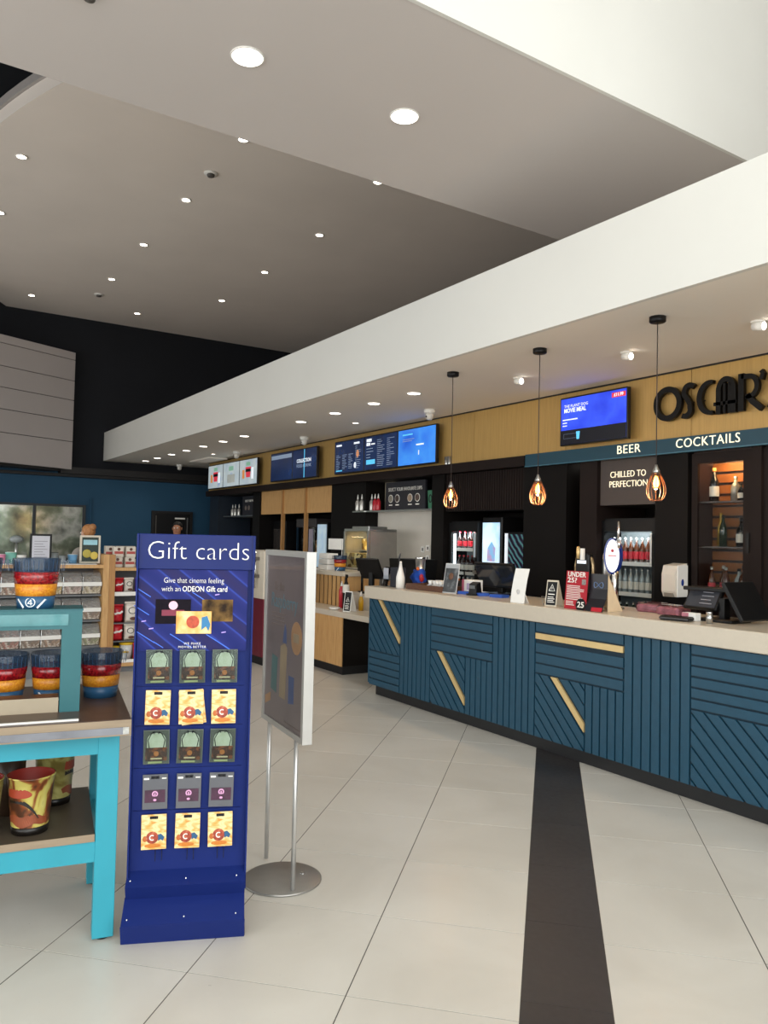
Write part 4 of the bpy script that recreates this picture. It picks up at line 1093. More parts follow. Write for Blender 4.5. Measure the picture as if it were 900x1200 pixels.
# ================================================================ POSTER STAND
ps = thing('poster_stand', 'silver framed poster on two poles with a round steel base', 'poster stand', (-3.385, 1.647, 0), -6.25)
MB().lathe([(0, 0), (.176, 0), (.183, .004), (.183, .009), (.178, .012), (0, .013)], c=(.05, .0, 0), n=56).build('base', dull_steel, ps)
for x in (-.19, .19):
    MB().cyl((x, 0, .012), (x, 0, .76), .0105, n=16).build('pole', mat('pole_silver', 'c9c8c5', .3, metal=.6), ps)
MB().cyl((.05, .1, .0125), (.05, .1, .016), .012, n=14).build('base_screw', chrome, ps)
fx0, fx1, fz0, fz1, ft = -.258, .322, .69, 1.535, .0225
alu = mat('frame_alu', 'bcbab6', .35, metal=.5, vary=.03)
fr = MB().box(fx0, fx0+.026, -ft, ft, fz0, fz1).box(fx1-.026, fx1, -ft, ft, fz0, fz1).box(fx0+.026, fx1-.026, -ft, ft, fz0, fz0+.026).box(fx0+.026, fx1-.026, -ft, ft, fz1-.026, fz1)
frm = fr.build('frame', alu, ps)
pm = ramp_mat('smoky_poster', [(.3, '5a4f50'), (.55, '6a5e5f'), (.8, '5f5350')], 'noise', 2.5, .3, coat=.3)
pp = MB().box(fx0+.024, fx1-.024, -.017, .017, fz0+.024, fz1-.024).build('poster', pm, ps)
cx = (fx0+fx1)/2
pt = mat('poster_blue_print', '4f707a', .4, vary=.05); ptan = mat('poster_tan_print', '9a7450', .4, vary=.1); pdim = mat('poster_dim_print', '6a5d58', .4, vary=.05); pblu = mat('poster_navy_print', '3d4f78', .4, vary=.1); pcr = mat('poster_cream_print', '8d7c62', .4, vary=.1); ptl = mat('poster_teal_print', '3f6262', .4, vary=.1)
text('Be the', .06, pdim, pp, (cx-.08, -.0176, 1.36), .0004, .0004, fit=.13)
text('Raspberry', .1, pt, pp, (cx-.01, -.0176, 1.29), .0004, -.0005, fit=.36)
for k in range(4): MB().box(cx-.18, cx+.02-.02*(k % 2), -.0178, -.017, 1.228-k*.018, 1.234-k*.018).build('print_line', pdim, pp)
MB().ball((cx+.17, -.017, 1.14), .072, 20, (1, .01, 1.05)).build('print_badge', ptan, pp)
MB().box(cx+.135, cx+.205, -.0188, -.0178, 1.12, 1.16).build('print_price', pcr, pp)
MB().prism([(cx-.045, .84), (cx+.035, .84), (cx+.05, 1.08), (cx+.02, 1.1), (cx-.04, 1.08)], 'y', -.0178, -.017).build('print_cone', pcr, pp)
MB().prism([(cx-.01, 1.1), (cx+.04, 1.1), (cx+.035, 1.16), (cx+.015, 1.19), (cx, 1.15)], 'y', -.0178, -.017).build('print_swirl', pblu, pp)
MB().prism([(cx-.17, .86), (cx-.09, .85), (cx-.08, 1.02), (cx-.16, 1.03)], 'y', -.0178, -.017).build('print_tub', ptl, pp)
MB().prism([(cx+.08, .83), (cx+.15, .84), (cx+.15, .96), (cx+.08, .96)], 'y', -.0178, -.017).build('print_tub', pblu, pp)
MB().prism([(cx-.25, .77), (cx-.17, .8), (cx-.17, .84), (cx-.25, .81)], 'y', -.0178, -.017).build('print_wedge', ptan, pp)
MB().box(cx+.02, cx+.24, -.0178, -.017, .735, .739).build('print_rule', pdim, pp)

# ================================================================ RETAIL TABLE
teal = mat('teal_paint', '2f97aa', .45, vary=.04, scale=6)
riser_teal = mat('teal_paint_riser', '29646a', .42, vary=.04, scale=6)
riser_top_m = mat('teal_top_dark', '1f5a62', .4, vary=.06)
walnut = ramp_mat('walnut_top', [(.25, '3f2e24'), (.55, '513d30'), (.8, '382a24')], 'noise', 5, .36, stretch=(1.5, 12, 8), distortion=.3)
wood_edge = mat('wood_edge', '93826c', .55, vary=.08, scale=8, stretch=(1, 10, 10))
TK = (-3.08, .85, 0)
tb = thing('retail_table', 'teal legged wooden display table with a lower shelf', 'table', TK, 80)
tt = MB().box(-1.5, 0, .0, .8, .822, .882).build('table_top', walnut, tb)
MB().box(-1.5, .001, -.003, .0, .82, .88).build('front_edging', wood_edge, tt)
MB().box(-1.5, -.012, -.006, -.003, .826, .853).build('metal_strip', mat('ticket_strip', '7f8188', .25, metal=.35, vary=.2, scale=9), tt)
MB().box(-.03, -.008, -.0075, -.006, .826, .853).build('strip_end', mat('strip_end', 'b4b4b0', .3, vary=.2, scale=60), tt)
for x0, y0 in ((-.112, .1), (-.112, .62), (-1.46, .1), (-1.46, .62)):
    lg = MB().box(x0, x0+.08, y0, y0+.08, .012, .822, .002).build('leg', teal, tb)
    MB().cyl((x0+.04, y0+.04, 0), (x0+.04, y0+.04, .012), .025, n=12).build('foot', black_plastic, lg)
for y0 in (.1, .64):
    MB().box(-1.38, -.112, y0+.005, y0+.05, .728, .82).build('rail', teal, tb)
    MB().box(-1.38, -.112, y0+.005, y0+.05, .31, .39).build('rail', teal, tb)
MB().box(-.1, -.05, .18, .62, .728, .82).build('rail', teal, tb)
MB().box(-.1, -.05, .18, .62, .31, .39).build('rail', teal, tb)
sh = MB().box(-1.4, -.114, .101, .72, .391, .42).build('lower_shelf', mat('shelf_laminate', '534a3e', .4, vary=.1, scale=6), tb)
MB().box(-1.4, -.114, .098, .101, .391, .42).build('shelf_edging', wood_edge, sh)
tr_ = math.radians(80); tca, tsa = math.cos(tr_), math.sin(tr_)
def on_table(x, y, z): return (TK[0]+tca*x-tsa*y, TK[1]+tsa*x+tca*y, z)
# riser frame
rs = thing('display_riser', 'teal box frame riser standing on the wooden table', 'riser', on_table(-.18, .2, .882), 80)
for x0 in (-.078, -.95):
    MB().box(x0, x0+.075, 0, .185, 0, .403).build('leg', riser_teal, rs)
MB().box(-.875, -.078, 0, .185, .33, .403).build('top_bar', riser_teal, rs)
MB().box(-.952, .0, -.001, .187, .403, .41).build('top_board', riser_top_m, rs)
MB().box(-.875, -.055, -.004, 0, .345, .39).build('ticket_strip', mat('strip_clear', '4d8488', .15, vary=.15, scale=12, coat=.5), rs)
# low step inside the riser
st_ = thing('display_step', 'low brown wooden ledge between the teal riser legs', 'riser', on_table(-.262, .21, .882), 80)
MB().box(-.86, 0, 0, .085, 0, .058).build('step', walnut, st_)
MB().box(-.86, 0, -.004, 0, 0, .058).build('edging', mat('step_edge', 'a79a84', .6, vary=.05), st_)
# white ticket rail on the table
solo(MB().box(-.75, 0, 0, .012, 0, .006), 'price_rail', white_plastic, 'thin white price rail lying along the table front', 'price rail', on_table(-.19, .028, .882), 80)

# ---- round tubs
smoke_blue = mat('smoke_blue_plastic', '2c4560', .12, vary=.05, trans=.0, coat=.5)
smoke_rim = film_mat('smoke_blue_rim', '2a4058', .55, .1)
red_band = ramp_mat('red_rocky', [(.3, '6e0d14'), (.55, 'a81c22'), (.8, '8a1218')], 'voronoi', 150, .22, coat=.4)
orange_band = ramp_mat('orange_rocky', [(.3, 'c8781c'), (.55, 'e09a2c'), (.8, 'cf8522')], 'voronoi', 170, .4)
base_blue = mat('base_blue', '2a5578', .4, vary=.05)
em_print = mat('tub_print', 'e6ecf0', .4, vary=0)
def tub_meshes():
    R0, R1, H = .069, .090, .2
    def rad(z): return R0+(R1-R0)*z/H
    o = {}
    def band(z0, z1, dr=0., n=40):
        q = MB(); q.lathe([(0 if z0 == 0 else rad(z0)-.004, z0), (rad(z0)+dr, z0), (rad(z1)+dr, z1), (rad(z1)-.004, z1)] if z0 == 0 else [(rad(z0)-.004, z0), (rad(z0)+dr, z0), (rad((z0+z1)/2)+dr*1.4, (z0+z1)/2), (rad(z1)+dr, z1), (rad(z1)-.004, z1)], n=n)
        return q
    o['base'] = band(0, .05).mesh('base', base_blue)
    o['orange_band'] = band(.05, .098, .001).mesh('orange_band', orange_band)
    o['red_band'] = band(.098, .146, .0016).mesh('red_band', red_band)
    q = MB(); n = 40
    q.lathe([(rad(.146)+.002, .146), (rad(.2)+.001, .198), (rad(.2), .2), (rad(.2)-.003, .2), (rad(.146)-.003, .146)], n=n)
    o['rim'] = q.mesh('rim', smoke_rim)
    q = MB()
    for k in range(36):
        t_ = 2*PI*k/36
        q.box(-.0005, .0005, -.0009, .0009, .15, .196)
        q.xf(Matrix.Rotation(t_, 4, 'Z') @ Matrix.Translation((rad(.17)+.0015, 0, 0)) @ Matrix.Rotation(math.atan((R1-R0)/H), 4, 'Y'), len(q.v)-8)
    o['rim_ribs'] = q.mesh('rim_ribs', smoke_blue)
    q = MB(); q.lathe([(rad(.05)-.006, .05), (rad(.14)-.006, .14)], n=32); q.lathe([(0, .052), (rad(.05)-.006, .052)], n=32)
    o['lining'] = q.mesh('lining', mat('tub_inside', '4a1a1e', .5))
    return o, rad
TUB, rad_ = tub_meshes()
def tub(loc, rz, label, emblem=False, stripes=False):
    t = thing('popcorn_tub', label, 'popcorn tub', loc, rz, 'blue red and orange popcorn tubs')
    for k, me in TUB.items():
        o = link(k, me, t)
        if k == 'rim_ribs': o['kind'] = 'stuff'
    if emblem or stripes:
        for s_ in (-1, 1):
            q = MB(); q.ribbon([(s_*.088, .05), (s_*.055, .036), (s_*.026, .004)], .007, -.0015, .0005)
            me = wrap(q.mesh('print_stripe', em_print), rad_(.03)); link('print_stripe', me, t)
    if emblem:
        q = MB(); q.ribbon(arcp(0, .026, .0175, .0175, 0, 360, 28), .0032, -.0015, .0005)
        link('print_ring', wrap(q.mesh('print_ring', em_print), rad_(.026)), t)
        q = MB(); q.ribbon([(.003, .0145), (.003, .037)], .0032, -.0015, .0005); q.ribbon([(.003, .037), (-.0095, .0215)], .0028, -.0015, .0005); q.ribbon([(-.0095, .0215), (.009, .0215)], .003, -.0015, .0005)
        link('print_numeral', wrap(q.mesh('print_numeral', em_print), rad_(.026)), t)
    return t
RZ = 67.
tub(on_table(-.36, .293, 1.292), RZ-2, 'popcorn tub with a ringed number four standing on the teal riser', emblem=True)
tub(on_table(-.575, .295, 1.292), RZ-60, 'popcorn tub on the teal riser cut by the left picture edge')
tub(on_table(-.088, .495, .882), RZ+80, 'popcorn tub on the table top, right of the teal riser leg')
tub(on_table(-.286, .489, .882), RZ+14, 'popcorn tub behind the low ledge, half behind the teal riser leg', stripes=True)
tub(on_table(-.47, .489, .882), RZ+100, 'popcorn tub behind the low ledge at the left picture edge')
# ---- desert tubs on the lower shelf
desert = ramp_mat('desert_print', [(.0, '2a1c14'), (.38, '4a2c1c'), (.45, '8a4a28'), (.5, 'c4b45c'), (.62, 'd0c674'), (.7, '6a4a2c'), (.85, '2a1a14')], 'noise', 7, .35, detail=3, distortion=1.2, coat=.3)
desert2 = ramp_mat('desert_print_pale', [(.0, '4a3a20'), (.4, '8a7a3c'), (.5, 'b8b068'), (.62, 'c9c07a'), (.72, 'a86038'), (.9, '2a2014')], 'noise', 6, .35, detail=3, distortion=1.2, coat=.3)
red_in = mat('red_lining', '8a2a20', .4); blk_band = mat('tub_black_band', '171310', .35)
def big_tub(loc, rz, label, m, h=.222, r0=.066, r1=.088, lid=False):
    t = thing('tall_popcorn_tub', label, 'popcorn tub', loc, rz, 'desert scene popcorn tubs')
    rd = lambda z: r0+(r1-r0)*z/h
    MB().lathe([(0, 0), (rd(0), 0), (rd(.03)+.001, .03), (rd(.03), .03)], n=36).build('base_band', blk_band, t)
    MB().lathe([(rd(.03), .03), (rd(h-.004), h-.004), (rd(h)+.003, h-.003), (rd(h)+.003, h), (rd(h)-.001, h+.001)], n=36).build('body', m, t)
    MB().lathe([(rd(h)-.001, h+.001), (rd(h)-.004, h-.002), (rd(.02)-.004, .02), (0, .02)], n=36).build('lining', red_in, t)
    q = MB(); q.ribbon([(-.08+.16*k/24, .06+.006*math.sin(k*.5)) for k in range(25)], [.022+.018*math.sin(PI*k/24) for k in range(25)], -.001, .0005)
    link('print_dune', wrap(q.mesh('print_dune', mat('dune_rust', '87452a', .4, vary=.15, scale=30)), rd(.07)), t)
    q = MB(); q.ribbon([(-.08+.1*k/16, .178-.001*k) for k in range(17)], [.05*math.sqrt(max(.02, 1-(k/16)**2)) for k in range(17)], -.001, .0005)
    link('print_cloud', wrap(q.mesh('print_cloud', mat('cloud_red', '9a3c26', .4, vary=.1, scale=20)), rd(.17)), t)
    q = MB(); q.ribbon([(-.075+.12*k/20, (.142-.075*(k/20)**3)) for k in range(21)], [.03-.027*k/20 for k in range(21)], -.0015, .0)
    link('print_lash', wrap(q.mesh('print_lash', blk_band), rd(.12)), t)
    return t
big_tub(on_table(-.35, .225, .421), 70, 'desert scene popcorn tub with a red inside, whole on the lower shelf', desert)
big_tub(on_table(-.535, .215, .421), 130, 'desert scene popcorn tub cut by the left picture edge on the lower shelf', desert2)
big_tub(on_table(-.262, .55, .421), 170, 'pale desert scene popcorn tub at the back of the lower shelf', desert2, .3)
t = thing('lidded_cup', 'black lidded drink cup behind the desert tub on the lower shelf', 'cup', on_table(-.43, .46, .421))
MB().lathe([(0, 0), (.045, 0), (.058, .27), (0, .27)], n=28).build('cup', mat('cup_brown', '3a2a1e', .35, vary=.2, scale=20), t)
MB().lathe([(0, .27), (.064, .268), (.066, .285), (.06, .29), (.055, .28), (0, .28)], n=28).build('lid', black_plastic, t)
t = thing('lidded_cup', 'second black lidded cup beside the pale desert tub on the lower shelf', 'cup', on_table(-.43, .60, .421))
MB().lathe([(0, 0), (.04, 0), (.05, .26), (0, .26)], n=28).build('cup', MATS['cup_brown'], t)
MB().lathe([(0, .26), (.055, .258), (.056, .275), (0, .278)], n=28).build('lid', black_plastic, t)
# ================================================================ SWEETS SHELVING (faces the entrance)
SX = -9.2
grey_panel = mat('shelf_grey', '6d6f72', .5, vary=.04)
def sloc(y, d, z): return (SX-d, y, z)          # y along the shelving, d = depth behind its front
sh = thing('sweets_shelving', 'oak framed pick and mix shelving full of clear bins', 'shelving', (SX, 0, 0), 90)
for a in (2.165, ): MB().box(a, a+.065, -.02, .5, 0, 1.355).build('upright', oak, sh)
MB().box(-.6, -.53, -.02, .5, 0, 1.355).build('upright', oak, sh)
MB().box(-.53, 2.165, -.01, .5, 1.2, 1.238).build('top_board', oak, sh)
MB().box(-.53, 2.165, .47, .5, .06, 1.2).build('back_panel', grey_panel, sh)
MB().box(-.53, 2.165, .0, .47, 0, .3).build('kick_panel', grey_panel, sh)
for z in (.9, .61, .32): MB().box(-.53, 2.165, .05, .47, z-.02, z).build('shelf', grey_panel, sh)
cols = ['d8c9a0', 'b98d6a', 'caa9a4', '8f6a4e', 'd9b84a', 'c46a5a', '9aa66a', 'd8d2c4', 'a86a48']
lidm = film_mat('bin_lid', 'b4b4b2', .35); bodym = film_mat('bin_body', 'c4beb6', .3)
sw = [ramp_mat('sweets_'+c, [(.2, '7a6a5c'), (.5, c), (.8, 'f0e8dc')], 'voronoi', 45, .5) for c in cols]
bl = {}
def bin_parts():
    q = MB(); pr = [(.0, .0), (.0, .012), (.03, .06), (.08, .1), (.16, .118), (.3, .118), (.3, .112), (.16, .112), (.083, .094), (.036, .056), (.006, .0)]
    q.prism(pr, 'x', .003, .203); bl['lid'] = q.mesh('lid', lidm)
    q = MB().box(0, .206, -.012, 0, -.046, -.002); bl['label_rail'] = q.mesh('label_rail', white_plastic)
    q = MB().prism([(.0, -.05), (.045, -.138), (.4, -.138), (.4, 0), (0, 0)], 'x', .003, .203); bl['body'] = q.mesh('body', bodym)
    q = MB().prism([(.006, -.05), (.05, -.134), (.395, -.134), (.395, .06), (.1, .045), (.006, -.005)], 'x', .007, .199)
    for k, m in enumerate(sw): bl['sweets%d' % k] = q.mesh('sweets', m)
    bl['hinge'] = MB().box(.0, .006, -.006, .1, -.1, .06).mesh('divider', chrome)
bin_parts()
names_c = ['rightmost', 'second from the right', 'third from the right', 'fourth from the right', 'fifth from the right', 'leftmost']
names_r = ['top', 'middle', 'bottom']
for r, z in enumerate((1.045, .755, .463)):
    for c in range(6):
        y = 2.158-.2085*(c+1)
        t = thing('sweet_bin', f'clear pick and mix bin, {names_c[c]} in the {names_r[r]} row', 'sweet bin', sloc(y, .005, z), 90, 'pick and mix bins')
        for k in ('lid', 'label_rail', 'body', 'hinge'): link({'hinge': 'divider'}.get(k, k), bl[k], t)
        o = link('sweets', bl['sweets%d' % ((c*2+r*3) % len(sw))], t); o['kind'] = 'stuff'
# items on the top board
def sign_card(name, label, y0, y1, z0, z1, fm, pm_, d=.12, extra=None):
    t = thing(name, label, 'sign', sloc(y0, d, z0), 90, 'signs on the sweets shelving')
    MB().box(0, y1-y0, 0, .015, 0, z1-z0).build('frame', fm, t)
    MB().box(.022, y1-y0-.022, -.002, .0, .022, z1-z0-.022).build('sheet', pm_, t)
    MB().box((y1-y0)/2-.05, (y1-y0)/2+.05, .015, .08, 0, .012).build('stand_foot', fm, t)
    if extra: extra(t, y1-y0, z1-z0)
def lines_(t, w_, h_):
    q = MB()
    for k in range(7): q.box(w_*.2, w_*(.8-.1*(k % 3)), -.003, -.002, h_*(.2+.09*k), h_*(.2+.09*k)+.006)
    o = q.build('print_lines', mat('print_grey', '8a8a92', .6), t); o['kind'] = 'stuff'
sign_card('framed_notice', 'black framed white notice on the pick and mix shelving', 1.405, 1.63, 1.25, 1.575, black_plastic, mat('notice_paper', 'c9c9d2', .5, vary=.02), .12, lines_)
def deco_(t, w_, h_):
    MB().box(w_*.16, w_*.84, -.004, -.002, h_*.66, h_*.84).build('print_title', mat('title_sky', '9fd0dc', .5), t)
    MB().ball((w_*.35, -.003, h_*.35), .05, 10, (1, .03, 1)).build('print_patch', mat('patch_yellow', 'b8a84a', .5), t)
    MB().ball((w_*.7, -.003, h_*.28), .045, 10, (1, .03, 1)).build('print_patch', mat('patch_gold', 'd8c058', .5), t)
sign_card('framed_poster', 'cream framed dark green poster card at the right end of the pick and mix top', 1.93, 2.155, 1.25, 1.57, cream, mat('poster_green_dark', '2b3a34', .45, vary=.2, scale=20), .12, deco_)
t = thing('acrylic_tray', 'long clear tray along the top of the pick and mix shelving', 'tray', sloc(-.4, .02, 1.239), 90)
MB().box(0, 2.5, 0, .3, 0, .008).build('tray_base', mat('tray_frost', 'd9dcdc', .25), t)
MB().box(0, 2.5, 0, .006, .008, .05).build('front_lip', clear, t)
mint = mat('mint_cup', '7fc0b0', .5); pinkc = mat('pink_cup', 'd888a8', .5); skyc = mat('sky_cup', '6fa4cc', .5); greyc = mat('grey_pot', '8a9090', .35, vary=.15)
def pot(y, d, r, h, m, label):
    t = thing('small_tub', label, 'tub', sloc(y, d, 1.2475), 90, 'small tubs on the sweets shelving')
    MB().lathe([(0, 0), (r*.8, 0), (r, h), (r*.93, h), (r*.75, .006), (0, .006)], n=16).build('tub', m, t)
    MB().lathe([(0, h*1.04), (r*.7, h*1.03), (r*1.05, h), (r*.9, h*.98)], n=16).build('lid', white_plastic if m is not greyc else black_plastic, t)
pot(1.87, .2, .055, .1, skyc, 'sky blue small tub beside the cream framed poster card')
pot(1.75, .13, .04, .09, greyc, 'grey small tub between the notice and the sky blue tub')
pot(1.68, .22, .045, .12, greyc, 'grey taller tub just right of the black framed notice')
pot(1.33, .15, .05, .09, white_plastic, 'white small tub just left of the black framed notice')
pot(1.23, .2, .06, .12, mint, 'mint green small tub near the left picture edge')
pot(1.12, .13, .05, .1, pinkc, 'pink small tub at the left picture edge')
t = thing('scoop_stand', 'small dark scoop stand behind the tubs on the shelving', 'scoop stand', sloc(1.3, .36, 1.239), 90)
MB().cyl((0, 0, 0), (0, 0, .25), .012, n=8).build('post', steel, t); MB().ball((0, 0, .27), .06, 12, (1.2, .8, .7)).build('scoop', greyc, t); MB().box(-.06, .06, -.06, .06, 0, .01).build('foot', steel, t)
# right bay
s2 = thing('snack_shelving', 'oak framed shelving bay of snack bags beside the pick and mix', 'shelving', (SX, 0, 0), 90)
MB().box(2.232, 2.297, -.02, .5, 0, 1.355).build('upright', oak_dark, s2)
MB().box(3.2, 3.265, -.02, .5, 0, 1.355).build('upright', oak, s2)
MB().box(2.297, 3.2, -.01, .5, 1.17, 1.205).build('top_board', oak, s2)
MB().box(2.297, 3.2, .47, .5, .1, 1.17).build('back_panel', grey_panel, s2)
MB().box(2.297, 3.2, .02, .47, .89, .915).build('shelf', white_plastic, s2)
MB().box(2.297, 3.2, .0, .02, .88, .925).build('label_rail', white_plastic, s2)
MB().box(2.297, 3.2, .1, .47, .545, .56).build('shelf', grey_panel, s2)
MB().box(2.297, 3.2, .1, .47, .335, .35).build('shelf', grey_panel, s2)
MB().box(2.297, 3.2, -.015, .47, .07, .115).build('base_shelf', oak, s2)
MB().box(2.297, 3.2, -.03, -.015, .115, .15).build('label_rail', white_plastic, s2)
MB().box(2.297, 3.2, .05, .45, 0, .07).build('kick_panel', grey_panel, s2)
red_bag = mat('bag_red', 'c01f2c', .3, vary=.12, scale=25); white_bag = mat('bag_white', 'e3ddd2', .3, vary=.06, scale=25); purple_bag = mat('bag_purple', '4a2f9a', .3, vary=.15, scale=25); brown_p = mat('bag_choc', '5a3424', .4, vary=.2, scale=40)
def bag(y, d, z, w_, h_, m, print_m, label, pw):
    t = thing('snack_bag', label, 'snack bag', sloc(y, d, z), 90, 'snack bags on the shelving')
    n = 7; vs = []; fs = []
    for s_ in (-1, 1):
        for j in range(n):
            v = j/(n-1); b_ = math.sin(PI*min(max(v, .0), 1))**.6*.035
            for i in range(n):
                u = i/(n-1); bb = b_*math.sin(PI*u)**.5
                vs.append((w_*(u-.5)*(1-.04*math.sin(PI*v)), s_*bb if 0 < j < n-1 else 0, h_*v))
    for s_ in range(2):
        o_ = s_*n*n
        for j in range(n-1):
            for i in range(n-1):
                f = (o_+j*n+i, o_+j*n+i+1, o_+(j+1)*n+i+1, o_+(j+1)*n+i); fs.append(f if s_ == 0 else f[::-1])
    MB().add(vs, fs, True).build('bag', m, t)
    MB().box(-w_*.5, w_*.5, -.004, .004, h_-.012, h_+.008).build('crimp', m, t)
    if pw == 0: MB().ribbon([(-w_*.36, h_*.5), (-w_*.1, h_*.56), (w_*.15, h_*.55), (w_*.36, h_*.66)], h_*.11, -.041, -.034).build('print_script', print_m, t)
    else:
        MB().ribbon(arcp(0, h_*.6, w_*.27, h_*.16, 0, 360, 18), .006, -.0395, -.034).build('print_ring', print_m, t)
        MB().ball((w_*.08, -.036, h_*.2), w_*.2, 10, (1.3, .1, .6)).build('print_pieces', brown_p, t)
bag(2.375, .12, .916, .11, .16, red_bag, white_plastic, 'small red snack bag on the white shelf of the snack bay', 0)
bag(2.49, .12, .916, .11, .16, white_bag, black_plastic, 'small white snack bag on the white shelf of the snack bay', 1)
bag(2.62, .12, .916, .12, .16, purple_bag, white_plastic, 'purple snack bag on the white shelf of the snack bay', 0)
bag(2.375, .12, .561, .125, .205, red_bag, white_plastic, 'upper large red snack bag beside the oak upright', 0)
bag(2.53, .1, .561, .165, .235, white_bag, black_plastic, 'upper large white snack bag in the snack bay', 1)
bag(2.375, .12, .351, .125, .195, red_bag, white_plastic, 'lower large red snack bag beside the oak upright', 0)
bag(2.52, .12, .351, .14, .19, white_bag, black_plastic, 'lower white snack bag in the snack bay', 1)
bag(2.70, .12, .561, .14, .2, purple_bag, white_plastic, 'large purple snack bag half behind the navy stand', 0)
bag(2.60, .08, .116, .1, .2, red_bag, white_plastic, 'red snack bag among the yellow lidded tubs at the bottom', 0)
ylid = mat('yellow_lid', 'e0b92c', .35)
for lb, y, d, z, s_ in (('yellow lidded white tub at the bottom of the snack bay, nearest the upright', 2.37, .2, .116, 1.), ('tall yellow lidded white tub at the bottom of the snack bay', 2.49, .14, .116, 1.25), ('small yellow lidded white tub in front of the tall one', 2.45, .05, .116, .7)):
    t = thing('snack_tub', lb, 'tub', sloc(y, d, z), 90, 'yellow lidded snack tubs')
    MB().lathe([(0, 0), (.045*s_, 0), (.058*s_, .15*s_), (0, .15*s_)], n=18).build('tub', mat('tub_white', 'd8dcdc', .4, vary=.12, scale=30), t)
    MB().lathe([(0, .15*s_), (.064*s_, .148*s_), (.064*s_, .165*s_), (0, .168*s_)], n=18).build('lid', ylid, t)
box_m = mat('box_cream', 'd8cfc2', .5, vary=.06); box_red = mat('box_red', 'b04a44', .5)
bx_l = [(2.30, .25, 1.3), (2.42, .25, 1.3), (2.54, .27, 1.3), (2.35, .1, 1.206), (2.49, .1, 1.206), (2.36, .1, 1.326), (2.50, .1, 1.326), (2.31, .25, 1.206), (2.43, .25, 1.206), (2.55, .27, 1.206)]
bx_n = ['back upper left', 'back upper middle', 'back upper right', 'front lower left', 'front lower right', 'front upper left', 'front upper right', 'back lower left', 'back lower middle', 'back lower right']
for (y, d, z), nm in zip(bx_l, bx_n):
    z_h = .118 if d == .1 else .092
    if nm.startswith('back upper'): z = 1.3; z_h = .15
    t = thing('treat_box', f'cream treat box with red band, {nm} of the snack bay pile', 'box', sloc(y, d, z), 90, 'treat boxes on the snack bay')
    MB().box(-.055, .055, 0, .08, 0, z_h, .003).build('box', box_m, t)
    MB().box(-.05, .05, -.001, .001, z_h*.3, z_h*.55).build('print_band', box_red, t)
    MB().ball((.0, -.001, z_h*.76), .018, 10, (1, .05, 1)).build('print_dot', brown_p, t)
t = thing('card_rack', 'clear acrylic rack with upright rods on the snack bay top', 'rack', sloc(2.68, .15, 1.206), 90)
MB().box(-.06, .3, -.06, .12, 0, .01).build('base', clear, t)
for k in range(6): MB().cyl((-.04+k*.055, 0, .01), (-.04+k*.055, 0, .16), .005, n=8).build('rod', clear, t)
MB().box(-.06, .3, .1, .112, .01, .19).build('back_plate', clear, t)

# ================================================================ SERVICE COUNTER LEFT OF THE BAR
sc_ = thing('service_counter', 'low pale counter with oak front joining the bar end', 'counter', (-9.4, 4.606, 0))
MB().box(0, 1.475, 0, .4, .1, .668).build('cabinet', bar_black, sc_)
for k in range(12):
    MB().box(.002+k*.1228, .1205+k*.1228, -.016, 0, .1, .668).build('oak_board', oak, sc_)
MB().box(.02, 1.46, .01, .4, 0, .1).build('plinth', plinth_m, sc_)
MB().box(-.05, 2.49, -.03, .36, .67, .735, .005).build('worktop', worktop, sc_)
MB().box(.0, .9, .36, .85, .67, 1.12).build('riser_core', bar_black, sc_)
for k in range(8):
    MB().box(.01+k*.112, .087+k*.112, .35, .36, .735, 1.12).build('riser_slat', oak, sc_)
MB().box(.9, .912, .345, .85, .735, 1.12).build('riser_end', oak, sc_)
MB().box(-.4, .93, .31, .85, 1.12, 1.172, .004).build('raised_top', worktop, sc_)
MB().box(.93, 2.45, .4, 1.0, .1, .90).build('staff_block', cream, sc_)
MB().box(.93, 2.45, .39, 1.0, .90, .935).build('staff_top', worktop, sc_)
t = thing('promo_cabinet', 'cream and maroon floor cabinet with twin chrome rods', 'cabinet', (-9.8, 4.05, 0))
MB().box(0, .85, .0, .42, .0, .1).build('plinth', plinth_m, t)
MB().box(0, .85, -.01, .42, .1, .82).build('lower_panel', mat('maroon_panel', '6a1f30', .45, vary=.05), t)
MB().box(0, .85, -.01, .42, .82, 1.42, .004).build('upper_panel', cream, t)
for q in (.60, .68):
    MB().cyl((q, -.05, .95), (q, -.05, 1.42), .012, n=10).build('rod', chrome, t)
for z in (1.1, 1.32): MB().box(.56, .72, -.065, -.01, z-.02, z+.02).build('clamp', mat('clamp_grey', '5c5650', .4), t)
# items on it
o = tub((-8.93, 5.12, 1.173), 0, 'popcorn tub on the raised counter top right of the framed poster', stripes=True)
t = thing('packaging_stack', 'stack of white food boxes on the raised counter top', 'boxes', (-9.25, 5.1, 1.173))
for k in range(3): MB().box(-.14+.01*k, .12, -.06, .1, k*.075+.001, k*.075+.07, .003).build('food_box', paper, t)
t = thing('counter_notice', 'small white notice on a rod above the raised counter', 'sign', (-9.3, 5.3, 1.173))
MB().cyl((.1, 0, 0), (.1, 0, .42), .006, n=8).build('rod', steel, t)
MB().box(-.28, .12, -.004, .004, .27, .42).build('card', paper, t)
MB().box(-.02, .02, -.03, .03, 0, .006).xf(Matrix.Translation((.1, 0, 0))).build('foot', steel, t)
t = thing('sauce_pump', 'black bottle with a white label on the low counter', 'bottle', (-8.28, 4.84, .736))
MB().lathe([(0, 0), (.04, 0), (.042, .24), (.03, .3), (.015, .34), (.015, .38), (0, .38)], n=16).build('bottle', black_plastic, t)
MB().lathe([(.043, .2), (.043, .3)], n=16).build('label', white_lbl, t); MB().box(-.012, .03, -.008, .008, .38, .42).build('pump', black_plastic, t)
t = thing('sauce_bottle', 'red sauce bottle beside the black pump bottle on the low counter', 'bottle', (-8.42, 4.86, .736))
